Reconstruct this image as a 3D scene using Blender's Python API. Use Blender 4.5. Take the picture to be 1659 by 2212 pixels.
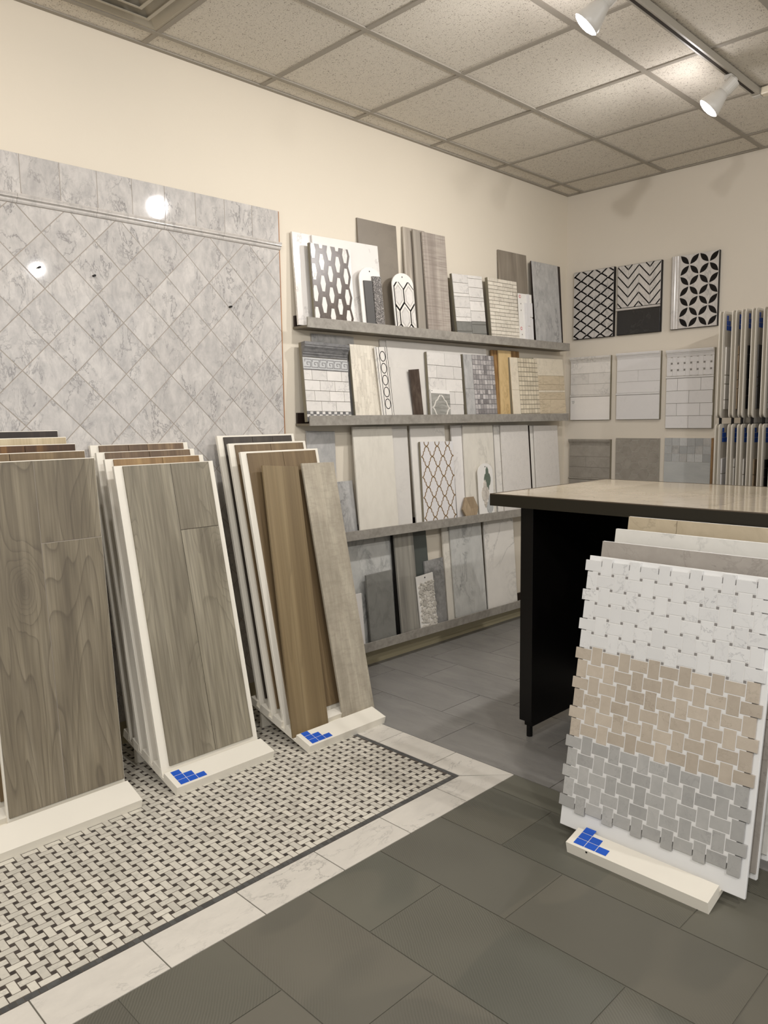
import bpy, math, random
from mathutils import Matrix, Vector
random.seed(7)
for o in list(bpy.data.objects): bpy.data.objects.remove(o, do_unlink=True)
SC = bpy.context.scene; COL = SC.collection
D2R = math.pi/180

# ------------------------------------------------------------------ camera
F_PX, YAW, PITCH, ROLL = 1659.4963, -0.7899, 0.1196, -0.0143
CAM = Vector((3.1755, 0.0, 1.4158)); HC = 3.0092; LY = 5.0774
cy, sy, cp, sp = math.cos(YAW), math.sin(YAW), math.cos(PITCH), math.sin(PITCH)
fw = Vector((sy*cp, cy*cp, -sp)); r0 = Vector((cy, -sy, 0)); u0 = r0.cross(fw)
cr, sr = math.cos(ROLL), math.sin(ROLL)
rt = cr*r0 + sr*u0; up = -sr*r0 + cr*u0
cam = bpy.data.cameras.new('camera'); camo = bpy.data.objects.new('camera', cam); COL.objects.link(camo)
camo.matrix_world = Matrix(((rt.x, up.x, -fw.x, CAM.x), (rt.y, up.y, -fw.y, CAM.y), (rt.z, up.z, -fw.z, CAM.z), (0, 0, 0, 1)))
cam.sensor_fit = 'HORIZONTAL'; cam.sensor_width = 36; cam.lens = 36*F_PX/1659; cam.clip_start = 0.02
SC.camera = camo
# ------------------------------------------------------------------ world, exposure
w = bpy.data.worlds.new('world'); SC.world = w; w.use_nodes = True
w.node_tree.nodes['Background'].inputs[0].default_value = (1.0, 0.99, 0.985, 1)
w.node_tree.nodes['Background'].inputs[1].default_value = 0.44
SC.view_settings.view_transform = 'Standard'; SC.view_settings.look = 'None'
SC.view_settings.gamma = 1; SC.view_settings.use_curve_mapping = False
SC.view_settings.exposure = 0.80
# ------------------------------------------------------------------ lamps of the shop (those outside the frame)
def spot(loc, d, energy, col=(1, .975, .955), ang=150, size=.05):
    l = bpy.data.lights.new('spot_light', 'SPOT'); l.energy = energy; l.color = col
    l.spot_size = ang*D2R; l.spot_blend = 1.0; l.shadow_soft_size = size
    l.specular_factor = .012
    o = bpy.data.objects.new('spot_light', l); COL.objects.link(o); o.location = loc
    o.rotation_mode = 'QUATERNION'; o.rotation_quaternion = Vector(d).to_track_quat('-Z', 'Y')
    return o
spot((1.62, 1.35, 2.84), (-.6, -.1, -.72), 15)
spot((1.62, 0.10, 2.84), (-.6, .2, -.72), 20)
spot((1.66, -1.1, 2.84), (.2, .5, -.72), 30)
spot((4.30, 2.90, 2.84), (-.5, .3, -.8), 62, size=.025)
spot((4.30, 0.60, 2.84), (-.6, .4, -.7), 72)
spot((3.30, -0.90, 2.84), (-.5, .6, -.7), 84)
spot((0.30, 0.15, 2.55), (-.6, .7, .1), 3.0, (1, .58, .22))

# ------------------------------------------------------------------ material helpers
def nmat(name):
    m = bpy.data.materials.new(name); m.use_nodes = True
    nt = m.node_tree; b = nt.nodes['Principled BSDF']; return m, nt, b
def lin(c):
    return tuple(((v/255)/12.92 if v/255 <= .04045 else ((v/255+.055)/1.055)**2.4) for v in c)+(1,)
def N(nt, t, **k):
    n = nt.nodes.new(t)
    for a, v in k.items(): setattr(n, a, v)
    return n
def math_n(nt, op, a, b=None, clamp=False):
    n = N(nt, 'ShaderNodeMath', operation=op, use_clamp=clamp)
    for i, v in enumerate((a, b)):
        if v is None: continue
        if hasattr(v, 'links'): nt.links.new(v, n.inputs[i])
        else: n.inputs[i].default_value = v
    return n.outputs[0]
def mixc(nt, f, a, b, mode='MIX'):
    n = N(nt, 'ShaderNodeMix', data_type='RGBA', blend_type=mode)
    for s, v in ((0, f), (6, a), (7, b)):
        if hasattr(v, 'links'): nt.links.new(v, n.inputs[s])
        else: n.inputs[s].default_value = v
    return n.outputs[2]
def ramp(nt, f, pts):
    n = N(nt, 'ShaderNodeValToRGB'); r = n.color_ramp
    while len(r.elements) > 1: r.elements.remove(r.elements[-1])
    for i, (p, c) in enumerate(pts):
        e = r.elements[0] if i == 0 else r.elements.new(p)
        e.position = p; e.color = c if len(c) == 4 else tuple(c)+(1,)
    nt.links.new(f, n.inputs[0]); return n.outputs[0]
def rnd(nt):
    oi = N(nt, 'ShaderNodeObjectInfo'); g = N(nt, 'ShaderNodeNewGeometry')
    a = math_n(nt, 'ADD', oi.outputs['Random'], g.outputs['Random Per Island'])
    return math_n(nt, 'FRACT', a)
def coords(nt, scale=(1, 1, 1), r=None, amp=37.0):
    tc = N(nt, 'ShaderNodeTexCoord'); mp = N(nt, 'ShaderNodeMapping')
    mp.inputs['Scale'].default_value = scale
    nt.links.new(tc.outputs['Object'], mp.inputs['Vector'])
    if r is None: return mp.outputs[0]
    m = math_n(nt, 'MULTIPLY', r, amp)
    cx = N(nt, 'ShaderNodeCombineXYZ'); nt.links.new(m, cx.inputs[0]); nt.links.new(m, cx.inputs[1]); nt.links.new(m, cx.inputs[2])
    va = N(nt, 'ShaderNodeVectorMath', operation='ADD')
    nt.links.new(mp.outputs[0], va.inputs[0]); nt.links.new(cx.outputs[0], va.inputs[1])
    return va.outputs[0]
def noise(nt, v, s, det=4, dist=0.0, rough=.55, out=0):
    n = N(nt, 'ShaderNodeTexNoise'); nt.links.new(v, n.inputs['Vector'])
    n.inputs['Scale'].default_value = s; n.inputs['Detail'].default_value = det
    n.inputs['Distortion'].default_value = dist; n.inputs['Roughness'].default_value = rough
    return n.outputs[out]
def bump(nt, b, h, strength=.2, dist=.002):
    n = N(nt, 'ShaderNodeBump'); n.inputs['Strength'].default_value = strength; n.inputs['Distance'].default_value = dist
    nt.links.new(h, n.inputs['Height']); nt.links.new(n.outputs[0], b.inputs['Normal'])
def plain(name, c, rough=.5, metal=0, var=0.0, bmp=0, spec=.5):
    m, nt, b = nmat(name); b.inputs['Specular IOR Level'].default_value = spec; b.inputs['Roughness'].default_value = rough; b.inputs['Metallic'].default_value = metal
    v = coords(nt); n1 = noise(nt, v, 6, 3)
    c0 = lin(c); dk = tuple(x*(.93-var*.5) for x in c0[:3])+(1,)
    col = mixc(nt, n1, c0, dk)
    if var:
        col = mixc(nt, math_n(nt, 'MULTIPLY', rnd(nt), var), col, (0.02, .02, .02, 1))
    nt.links.new(col, b.inputs['Base Color'])
    if bmp: bump(nt, b, noise(nt, v, 180, 3), bmp, .001)
    return m
def marble(name, base, vein, scale=7, amount=.7, rough=.3, sharp=.06, var=.12, cloud=.35, stretch=(1, 1, 1), bmp=0, mask=.48):
    m, nt, b = nmat(name); b.inputs['Roughness'].default_value = rough
    r = rnd(nt); v = coords(nt, stretch, r)
    n1 = noise(nt, v, scale, 6, .45, .66)
    a = math_n(nt, 'ABSOLUTE', math_n(nt, 'SUBTRACT', n1, .5))
    line = math_n(nt, 'SUBTRACT', 1.0, math_n(nt, 'DIVIDE', a, sharp), True)
    n2 = noise(nt, v, scale*.55, 3, .3)
    msk = ramp(nt, n2, [(mask-.06, (0, 0, 0)), (mask+.16, (1, 1, 1))])
    n3 = noise(nt, v, scale*2.2, 5, .4, .65)
    cl = ramp(nt, n3, [(.35, (0, 0, 0)), (.75, (1, 1, 1))])
    f = math_n(nt, 'MULTIPLY', math_n(nt, 'MULTIPLY', line, msk), amount)
    B0, V0 = lin(base), lin(vein)
    col = mixc(nt, math_n(nt, 'MULTIPLY', cl, cloud), B0, V0)
    col = mixc(nt, f, col, tuple(x*.62 for x in V0[:3])+(1,))
    rr = math_n(nt, 'FRACT', math_n(nt, 'MULTIPLY', r, 7.31))
    col = mixc(nt, math_n(nt, 'MULTIPLY', rr, var*1.6), col, tuple(x*.55 for x in V0[:3])+(1,))
    nt.links.new(col, b.inputs['Base Color'])
    if bmp: bump(nt, b, n3, bmp, .002)
    return m
def wood(name, c1, c2, c3, grain=14, rough=.45, stretch=.09, var=.25, knots=.3, fine=.25, axis='Z', cross=0, rings=5.0, knot=0):
    m, nt, b = nmat(name); b.inputs['Roughness'].default_value = rough
    r = rnd(nt)
    s = {'Z': (1, 1, stretch), 'X': (stretch, 1, 1), 'Y': (1, stretch, 1)}[axis]
    v = coords(nt, s, r)
    big = noise(nt, v, grain*.42, 2, .9, .45)
    kn = None
    if knot:
        vk = coords(nt, (1, 1, .42), r); wv = noise(nt, vk, 9, 3, .5)
        va = N(nt, 'ShaderNodeVectorMath', operation='MULTIPLY_ADD'); cx3 = N(nt, 'ShaderNodeCombineXYZ')
        for q_ in range(3): nt.links.new(wv, cx3.inputs[q_])
        nt.links.new(cx3.outputs[0], va.inputs[0]); va.inputs[1].default_value = (.045, 0, .045); nt.links.new(vk, va.inputs[2])
        vo = N(nt, 'ShaderNodeTexVoronoi', voronoi_dimensions='2D'); vo.inputs['Scale'].default_value = knot
        sep = N(nt, 'ShaderNodeSeparateXYZ'); nt.links.new(va.outputs[0], sep.inputs[0]); cmb = N(nt, 'ShaderNodeCombineXYZ')
        nt.links.new(sep.outputs[0], cmb.inputs[0]); nt.links.new(sep.outputs[2], cmb.inputs[1]); nt.links.new(cmb.outputs[0], vo.inputs['Vector'])
        kn = math_n(nt, 'SUBTRACT', 1.0, math_n(nt, 'MULTIPLY', vo.outputs['Distance'], 3.2), True)
        kn = math_n(nt, 'MULTIPLY', kn, kn); big = math_n(nt, 'ADD', big, math_n(nt, 'MULTIPLY', kn, .42))
    fr = math_n(nt, 'FRACT', math_n(nt, 'MULTIPLY', big, rings*3.0))
    line = ramp(nt, fr, [(.0, (0, 0, 0)), (.55, (.10, .10, .10)), (.82, (.35, .35, .35)), (.95, (1, 1, 1)), (1.0, (0, 0, 0))])
    n2 = noise(nt, v, grain*1.3, 3, .3, .55)
    col = ramp(nt, n2, [(.30, lin(tuple(q*.5+p*.5 for q, p in zip(c3, c2)))), (.5, lin(c2)), (.70, lin(c1))])
    c3l = lin(c3)
    col = mixc(nt, math_n(nt, 'MULTIPLY', line, knots*.8), col, c3l)
    if kn is not None:
        dk_ = ramp(nt, kn, [(.35, (0, 0, 0)), (.75, (.55, .55, .55)), (1, (1, 1, 1))]); col = mixc(nt, math_n(nt, 'MULTIPLY', dk_, .75), col, c3l)
    vf = coords(nt, tuple(x*(.3 if x < 1 else 1) for x in s), r)
    n3 = noise(nt, vf, grain*16, 2, 0, .5)
    fc = ramp(nt, n3, [(.35, (0, 0, 0)), (.65, (1, 1, 1))])
    col = mixc(nt, math_n(nt, 'MULTIPLY', fc, fine*.8), col, tuple(x*.7 for x in c3l[:3])+(1,))
    if cross:
        vc = coords(nt, (stretch, 1, 1.0), r); nc = noise(nt, vc, 90, 3, 0, .6)
        cc = ramp(nt, nc, [(.45, (0, 0, 0)), (.7, (1, 1, 1))])
        col = mixc(nt, math_n(nt, 'MULTIPLY', cc, cross), col, c3l)
    n5 = noise(nt, vf, grain*3.4, 4, .2, .6)
    st = ramp(nt, n5, [(.50, (0, 0, 0)), (.60, (.5, .5, .5)), (.72, (1, 1, 1))])
    col = mixc(nt, math_n(nt, 'MULTIPLY', st, .22+fine*.4), col, c3l)
    sl = ramp(nt, n5, [(.28, (1, 1, 1)), (.44, (0, 0, 0))])
    col = mixc(nt, math_n(nt, 'MULTIPLY', sl, .3), col, tuple(min(x*1.25, 1) for x in lin(c1)[:3])+(1,))
    rr = math_n(nt, 'FRACT', math_n(nt, 'MULTIPLY', r, 5.77))
    col = mixc(nt, math_n(nt, 'MULTIPLY', rr, var), col, tuple(x*.7 for x in c3l[:3])+(1,))
    nt.links.new(col, b.inputs['Base Color'])
    bump(nt, b, n3, .15, .0006)
    return m

# walls and ceiling
def paint_wall(name, c):
    m, nt, b = nmat(name); b.inputs['Roughness'].default_value = .75
    v = coords(nt); n1 = noise(nt, v, 1.1, 3)
    c0 = lin(c); col = mixc(nt, n1, c0, tuple(x*.93 for x in c0[:3])+(1,))
    nt.links.new(col, b.inputs['Base Color']); bump(nt, b, noise(nt, v, 130, 3), .12, .002); return m
M = {}
M['wall'] = paint_wall('cream_wall_paint', (220, 210, 192))
M['wall_b'] = paint_wall('back_wall_paint', (218, 209, 194))
M['base'] = plain('baseboard_vinyl', (176, 166, 136), .5)
def ceil_tile():
    m, nt, b = nmat('acoustic_tile'); b.inputs['Roughness'].default_value = .95
    r = rnd(nt); v = coords(nt, (1, 1, 1), r)
    n1 = noise(nt, v, 190, 3, .8, .6); n2 = noise(nt, v, 50, 2)
    th = math_n(nt, 'ADD', n1, math_n(nt, 'MULTIPLY', n2, .25))
    hole = ramp(nt, th, [(.485, (1, 1, 1)), (.53, (0, 0, 0))])
    c0 = lin((226, 219, 206)); col = mixc(nt, noise(nt, v, 400, 2), c0, tuple(x*.9 for x in c0[:3])+(1,))
    col = mixc(nt, math_n(nt, 'MULTIPLY', hole, .9), col, lin((120, 108, 92)))
    nt.links.new(col, b.inputs['Base Color'])
    bump(nt, b, noise(nt, v, 220, 3), .6, .002); return m
M['ctile'] = ceil_tile()
M['tee'] = plain('ceiling_grid_metal', (160, 153, 141), .6)
M['gap'] = plain('dark_gap', (48, 40, 32), .9)
M['vent'] = plain('vent_paint', (178, 170, 153), .5)
M['white'] = plain('white_laminate', (232, 226, 212), .38)
M['white2'] = plain('white_card', (233, 229, 222), .5)
M['wing'] = plain('wing_enamel', (206, 199, 186), .4)
M['wcore'] = plain('wing_core', (140, 132, 117), .6)
M['whiteb'] = plain('white_board', (228, 227, 224), .45)
M['edge'] = plain('board_edge_olive', (132, 124, 104), .7, var=.1)
M['ply'] = wood('plywood_edge', (190, 140, 80), (170, 115, 60), (110, 66, 30), 20)
M['brown'] = plain('dark_brown_wood', (38, 26, 20), .5)
M['blue'] = plain('blue_logo_vinyl', (20, 84, 190), .35)
M['black'] = plain('black_lacquer', (12, 10, 9), .35, spec=.25)
M['blackt'] = plain('espresso_edge', (40, 36, 27), .35, spec=.25)
M['blackm'] = marble('black_marble', (26, 24, 23), (78, 76, 74), 6, .9, .25, .012, .05, .04)
M['bar'] = plain('black_stone_inlay', (14, 10, 10), .3, spec=.2)
M['lip'] = marble('shelf_lip_laminate', (164, 158, 148), (120, 115, 107), 14, .3, .45, .1, .1, .7)
M['shelfb'] = plain('shelf_bottom', (112, 104, 88), .6)
M['carrara'] = marble('carrara_panel', (205, 200, 194), (134, 132, 132), 9, .68, .05, .022, .09, .55, (1.3, 1, .7), mask=.46)
M['rail'] = marble('carrara_moulding', (206, 200, 193), (140, 138, 138), 18, .5, .2, .05, .05, .3, (1, 1, .5))
M['grout_p'] = plain('panel_grout', (158, 149, 138), .8)
M['grout_d'] = plain('mosaic_grout_dark', (98, 88, 77), .85)
M['mbrick'] = marble('floor_mosaic_marble', (218, 212, 198), (164, 160, 150), 20, .35, .4, .05, .20, .22)
M['mdot'] = marble('floor_mosaic_dot', (78, 70, 64), (56, 50, 48), 30, .5, .4, .08, .5, .5)
M['mborder'] = marble('dark_border_marble', (92, 92, 90), (62, 62, 62), 30, .6, .35, .08, .3, .6)
M['fborder'] = marble('floor_border_marble', (214, 208, 197), (166, 161, 154), 7, .55, .3, .02, .05, .22, (1.5, .7, 1))
M['gtile'] = marble('grey_floor_tile', (148, 145, 140), (116, 114, 111), 2.4, .25, .33, .03, .05, .6, (.7, 2.2, 1), mask=.42)
M['gapf'] = plain('floor_grout', (104, 100, 89), .85)
def slate():
    m, nt, b = nmat('dark_ribbed_floor_tile'); b.inputs['Roughness'].default_value = .42
    r = rnd(nt); v = coords(nt, (1, 1, 1), r, 11)
    w_ = N(nt, 'ShaderNodeTexWave', wave_type='RINGS', rings_direction='Z', wave_profile='SIN')
    vv = coords(nt, (1, 1.4, 1), r, 1.9)
    nt.links.new(vv, w_.inputs['Vector']); w_.inputs['Scale'].default_value = 36; w_.inputs['Distortion'].default_value = 5.0
    w_.inputs['Detail'].default_value = 2; w_.inputs['Detail Scale'].default_value = .30
    nb = noise(nt, v, 2.2, 3, .5)
    col = mixc(nt, nb, lin((98, 98, 87)), lin((82, 82, 73)))
    rr = math_n(nt, 'FRACT', math_n(nt, 'MULTIPLY', r, 9.1))
    col = mixc(nt, math_n(nt, 'MULTIPLY', rr, .6), col, lin((100, 95, 85)))
    fold = ramp(nt, noise(nt, coords(nt, (1.6, .8, 1), r, 5), 1.3, 1, .2), [(.47, (0, 0, 0)), (.485, (1, 1, 1))])
    col = mixc(nt, math_n(nt, 'MULTIPLY', fold, .22), col, lin((122, 116, 102)))
    patch = ramp(nt, noise(nt, v, 1.8, 2), [(.42, (0, 0, 0)), (.62, (1, 1, 1))])
    dirm = math_n(nt, 'MULTIPLY', w_.outputs['Fac'], patch)
    col = mixc(nt, math_n(nt, 'MULTIPLY', dirm, .42), col, lin((64, 63, 55)))
    nt.links.new(col, b.inputs['Base Color']); bump(nt, b, dirm, .35, .0010); return m
M['slate'] = slate()
M['tgrout'] = plain('light_tile_grout', (122, 116, 104), .8)
# sample stones
M['calacatta'] = marble('white_calacatta', (232, 227, 221), (160, 156, 155), 2.4, .9, .12, .016, .02, .08, mask=.54)
M['calm'] = marble('white_calacatta_matt', (228, 223, 214), (176, 172, 166), 3.5, .5, .35, .03, .03, .18)
M['whitecrema'] = marble('warm_white_stone', (222, 216, 203), (184, 177, 165), 5, .4, .4, .04, .04, .3, (1.4, 1, .6))
M['greywhite'] = marble('grey_white_marble', (200, 199, 193), (142, 142, 140), 7, .7, .4, .05, .05, .35, (1, 1, .6))
M['white_tile'] = marble('white_tile_stone', (226, 221, 214), (180, 177, 174), 11, .45, .3, .03, .14, .2)
M['white_tile2'] = marble('plain_white_tile', (222, 219, 217), (200, 197, 195), 10, .15, .25, .03, .04, .12)
M['bluegrey'] = marble('blue_grey_marble', (188, 186, 182), (122, 121, 121), 10, .7, .35, .04, .06, .55, (1, 1, .6))
M['paleblue'] = marble('pale_blue_grey_tile', (216, 211, 203), (194, 190, 184), 4, .2, .35, .03, .05, .3)
M['linen'] = marble('fine_grain_white_tile', (222, 216, 208), (202, 197, 190), 60, .2, .5, .08, .02, .4)
M['taupe'] = marble('taupe_stone', (128, 119, 106), (112, 102, 91), 3, .2, .45, .04, .04, .5)
M['taupew'] = wood('taupe_linear_stone', (152, 142, 127), (138, 128, 114), (112, 102, 90), 12, .45, .12, .05, .2)
M['stripe'] = wood('striped_grey_stone', (192, 182, 168), (166, 156, 142), (112, 104, 96), 18, .4, .03, .05, .5)
M['stripe2'] = wood('plain_striped_stone', (174, 166, 153), (158, 150, 138), (132, 124, 114), 14, .4, .03, .05, .25)
M['textile'] = wood('woven_textile_tile', (186, 176, 164), (166, 155, 144), (124, 113, 104), 10, .6, .05, .03, .15, .3, cross=.75)
M['greygrain'] = wood('grey_veined_plank_tile', (176, 171, 158), (150, 146, 136), (106, 103, 97), 12, .4, .06, .05, .6)
M['greystone'] = marble('mid_grey_stone', (128, 127, 121), (108, 107, 102), 8, .3, .45, .06, .05, .5, (1, 1, .7))
M['slategreen'] = plain('slate_green_tile', (78, 82, 78), .35)
M['roughgrey'] = marble('cleft_grey_stone', (154, 152, 148), (104, 103, 101), 22, .7, .6, .12, .05, .6, bmp=1.0)
M['hexdark'] = wood('dark_brown_mosaic_strip', (104, 92, 82), (88, 76, 68), (68, 56, 50), 30, .3, .2, .25)
M['charc'] = plain('charcoal_tile', (82, 80, 78), .5, bmp=.4)
def glitter():
    m, nt, b = nmat('glitter_tile'); b.inputs['Roughness'].default_value = .35
    v = coords(nt); vo = N(nt, 'ShaderNodeTexVoronoi'); vo.inputs['Scale'].default_value = 420; nt.links.new(v, vo.inputs['Vector'])
    sx = N(nt, 'ShaderNodeSeparateColor'); nt.links.new(vo.outputs['Color'], sx.inputs[0])
    col = ramp(nt, sx.outputs[0], [(.2, lin((66, 62, 60))), (.75, lin((112, 108, 104))), (.95, lin((206, 200, 194)))])
    nt.links.new(col, b.inputs['Base Color']); return m
M['glitter'] = glitter()
M['brownstick'] = wood('dark_brown_tile', (92, 80, 70), (74, 62, 54), (54, 44, 38), 22, .25, .4, .05)
M['bluemos'] = marble('blue_grey_mosaic', (204, 198, 194), (120, 114, 114), 30, .7, .35, .06, .5, .3)
M['cremamos'] = marble('cream_mosaic', (226, 214, 190), (196, 180, 152), 30, .4, .35, .06, .25, .3)
M['cream'] = marble('cream_stone', (228, 217, 196), (206, 192, 166), 8, .3, .35, .05, .05, .3)
M['trav'] = marble('beige_travertine', (212, 196, 168), (186, 166, 134), 16, .6, .5, .05, .08, .4, (.6, 1, 2.5))
M['yellowst'] = marble('golden_travertine', (214, 186, 136), (190, 156, 102), 14, .5, .45, .06, .05, .5, (1, 1, .4))
M['oakedge'] = wood('mosaic_wood_board', (172, 138, 92), (150, 114, 70), (96, 70, 42), 26, .5, .2, .1)
M['lime'] = marble('antique_band_marble', (230, 222, 206), (186, 174, 156), 26, .5, .4, .05, .16, .25, (1.3, 1, .35))
M['gold'] = plain('bronze_inlay', (132, 104, 60), .4)
M['hexwood'] = wood('hexagon_oak_tile', (188, 168, 140), (168, 148, 120), (136, 116, 92), 26, .45, .3, .5)
M['green'] = marble('sage_green_tile', (104, 116, 102), (84, 96, 84), 40, .3, .4, .05, .1, .6)
M['pearl'] = marble('pearl_shell_tile', (216, 208, 196), (166, 156, 144), 20, .6, .15, .08, .1, .4)
M['greyglass'] = marble('grey_agate_glass', (168, 166, 158), (122, 120, 114), 9, .7, .2, .08, .05, .6, (.5, 1, 3))
M['pebble'] = marble('pale_pebble', (212, 206, 194), (176, 170, 160), 40, .4, .5, .06, .3, .3)
M['red'] = plain('red_print', (190, 60, 70), .5)
M['greytile_d'] = marble('dark_grey_limestone', (156, 149, 138), (120, 114, 104), 9, .5, .35, .02, .1, .45)
M['hexgrout'] = plain('pale_hex_grout', (176, 172, 162), .7)
M['sky'] = marble('pale_grey_blue_glass', (186, 187, 184), (164, 166, 165), 3, .2, .25, .04, .05, .6, (.6, 1, 2))
M['chk'] = marble('checker_pale_stone', (198, 198, 196), (158, 160, 160), 24, .3, .3, .04, .45, .3)
M['greekg'] = plain('grey_key_line', (120, 118, 118), .4)
M['darkmar'] = marble('dark_grey_blue_marble', (126, 125, 124), (80, 80, 82), 26, .7, .3, .08, .15, .6, (.7, 1, 1.5))
# wood look floor boards
M['w_taupe'] = wood('walnut_look_taupe', (150, 140, 120), (131, 121, 101), (88, 79, 66), 9, .42, .10, .10, .80, .45, rings=7.0, knot=3.4)
M['w_grey'] = wood('sawn_grey_oak_look', (158, 150, 131), (140, 132, 113), (96, 88, 74), 8, .45, .12, .10, .55, .5, rings=6.0, knot=2.2)
M['w_tan'] = wood('tan_plank', (146, 128, 96), (128, 110, 80), (98, 82, 58), 12, .45, .025, .05, .4)
M['w_linen'] = wood('pale_linen_plank', (188, 179, 160), (170, 160, 142), (136, 128, 112), 8, .5, .3, .05, .2, .25, cross=.35)
M['w_brown'] = wood('walnut_brown_board', (142, 118, 88), (114, 92, 68), (80, 62, 46), 16, .45, .08, .35)
M['w_dark'] = wood('espresso_board', (70, 58, 46), (52, 42, 33), (34, 27, 22), 14, .35, .06, .3)
M['w_honey'] = wood('honey_board', (170, 140, 94), (146, 116, 76), (110, 84, 52), 14, .4, .08, .3)
M['w_pale'] = wood('pale_ash_board', (206, 192, 160), (190, 174, 142), (158, 140, 110), 12, .45, .06, .1)
M['w_teak'] = wood('mixed_teak_board', (140, 102, 56), (98, 68, 38), (50, 34, 22), 14, .3, .06, .7)
M['w_mid'] = wood('mid_brown_oak_board', (142, 122, 90), (122, 102, 74), (92, 76, 54), 12, .45, .05, .15)
M['w_char'] = wood('charcoal_wood_board', (80, 72, 62), (66, 58, 50), (46, 40, 34), 12, .45, .05, .2)
M['r_beige'] = marble('beige_limestone_board', (186, 172, 146), (150, 134, 108), 5, .55, .35, .03, .05, .5)
M['r_white'] = marble('white_marble_board', (216, 213, 205), (176, 174, 168), 4, .5, .3, .03, .04, .25)
M['r_grey'] = marble('taupe_grey_marble_board', (166, 159, 150), (134, 126, 116), 5, .4, .35, .02, .04, .45)
M['b_white'] = marble('white_basketweave', (218, 217, 214), (172, 172, 174), 7, .5, .35, .014, .06, .08)
M['b_beige'] = marble('beige_basketweave', (194, 182, 165), (160, 145, 127), 12, .35, .35, .015, .2, .35)
M['b_grey'] = marble('grey_basketweave', (182, 180, 175), (142, 141, 138), 12, .35, .35, .015, .22, .35)
M['dot_g'] = plain('grey_dot', (132, 128, 124), .4)
M['dot_w'] = plain('white_dot', (222, 220, 216), .4)
M['tabletop'] = marble('polished_cream_marble_top', (216, 203, 180), (180, 164, 138), 5, .4, .09, .03, .22, .45)
M['trim'] = plain('bronze_edge_trim', (96, 84, 70), .3, .5)
M['chrome'] = plain('track_white_metal', (206, 202, 194), .35)
M['track'] = plain('track_rail_metal', (168, 162, 150), .35)

# ------------------------------------------------------------------ mesh helpers
def link(name, me, mat=None, parent=None, loc=None):
    o = bpy.data.objects.new(name, me); COL.objects.link(o)
    if mat and me and not me.materials: me.materials.append(mat)
    if parent: o.parent = parent
    if loc: o.location = loc
    return o
def mesh(name, vs, fs, mat=None, parent=None, loc=None, smooth=False):
    me = bpy.data.meshes.new(name); me.from_pydata(vs, [], fs); me.update()
    if smooth:
        for p_ in me.polygons: p_.use_smooth = True
    return link(name, me, mat, parent, loc)
def box_vf(x0, x1, y0, y1, z0, z1):
    v = [(x0, y0, z0), (x1, y0, z0), (x1, y1, z0), (x0, y1, z0), (x0, y0, z1), (x1, y0, z1), (x1, y1, z1), (x0, y1, z1)]
    return v, [(0, 3, 2, 1), (4, 5, 6, 7), (0, 1, 5, 4), (1, 2, 6, 5), (2, 3, 7, 6), (3, 0, 4, 7)]
def box(name, x0, x1, y0, y1, z0, z1, mat, parent=None, bev=0):
    v, f = box_vf(x0, x1, y0, y1, z0, z1); o = mesh(name, v, f, mat, parent)
    if bev:
        b = o.modifiers.new('bevel', 'BEVEL'); b.width = bev; b.segments = 2
    return o
def prism_vf(poly, y0, y1, bev=0.0):
    n = len(poly); cx_ = sum(p[0] for p in poly)/n; cz_ = sum(p[1] for p in poly)/n
    vs = []; fs = []
    rings = []
    if bev:
        ins = []
        for (x, z) in poly:
            d = math.hypot(x-cx_, z-cz_) or 1; k = max(.5, 1-bev*1.3/d); ins.append((cx_+(x-cx_)*k, cz_+(z-cz_)*k))
        rings = [(ins, y0), (poly, y0+bev*.7), (poly, y1)]
    else: rings = [(poly, y0), (poly, y1)]
    for pl_, y in rings: vs += [(x, y, z) for x, z in pl_]
    fs.append(tuple(range(n)))
    for r_ in range(len(rings)-1):
        a = r_*n; b = a+n
        for i in range(n): j = (i+1) % n; fs.append((a+i, b+i, b+j, a+j))
    b = (len(rings)-1)*n; fs.append(tuple(b+i for i in reversed(range(n))))
    return vs, fs
def prism(name, poly, y0, y1, mat, parent=None, bev=0.0):
    v, f = prism_vf(poly, y0, y1, bev); return mesh(name, v, f, mat, parent)
def rect(x0, x1, z0, z1): return [(x0, z0), (x1, z0), (x1, z1), (x0, z1)]
def clip(poly, x0, x1, z0, z1):
    def cut(p, ins, it):
        out = []
        for i in range(len(p)):
            a, b = p[i-1], p[i]
            if ins(b):
                if not ins(a): out.append(it(a, b))
                out.append(b)
            elif ins(a): out.append(it(a, b))
        return out
    def ix(k, v):
        def f(a, b):
            t = (v-a[k])/(b[k]-a[k]); return (a[0]+(b[0]-a[0])*t, a[1]+(b[1]-a[1])*t)
        return f
    for ins, it in ((lambda p: p[0] >= x0, ix(0, x0)), (lambda p: p[0] <= x1, ix(0, x1)), (lambda p: p[1] >= z0, ix(1, z0)), (lambda p: p[1] <= z1, ix(1, z1))):
        if not poly: return []
        poly = cut(poly, ins, it)
    a = 0
    for i in range(len(poly)): a += poly[i-1][0]*poly[i][1]-poly[i][0]*poly[i-1][1]
    return poly if abs(a) > 2e-5 else []
class Joined:
    def __init__(s): s.v = []; s.f = []
    def add(s, vf):
        o = len(s.v); s.v += vf[0]; s.f += [tuple(i+o for i in f) for f in vf[1]]
    def build(s, name, mat, parent=None, kind=None):
        o = mesh(name, s.v, s.f, mat, parent)
        if kind: o['kind'] = kind
        return o
def profile_x(name, pts, x0, x1, mat, parent):
    """moulding: closed profile pts (y,z) run along x"""
    n = len(pts); vs = [(x0, y, z) for y, z in pts]+[(x1, y, z) for y, z in pts]
    fs = [tuple(range(n)), tuple(n+i for i in reversed(range(n)))]+[(i, i+n, (i+1) % n+n, (i+1) % n) for i in range(n)]
    return mesh(name, vs, fs, mat, parent)
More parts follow.
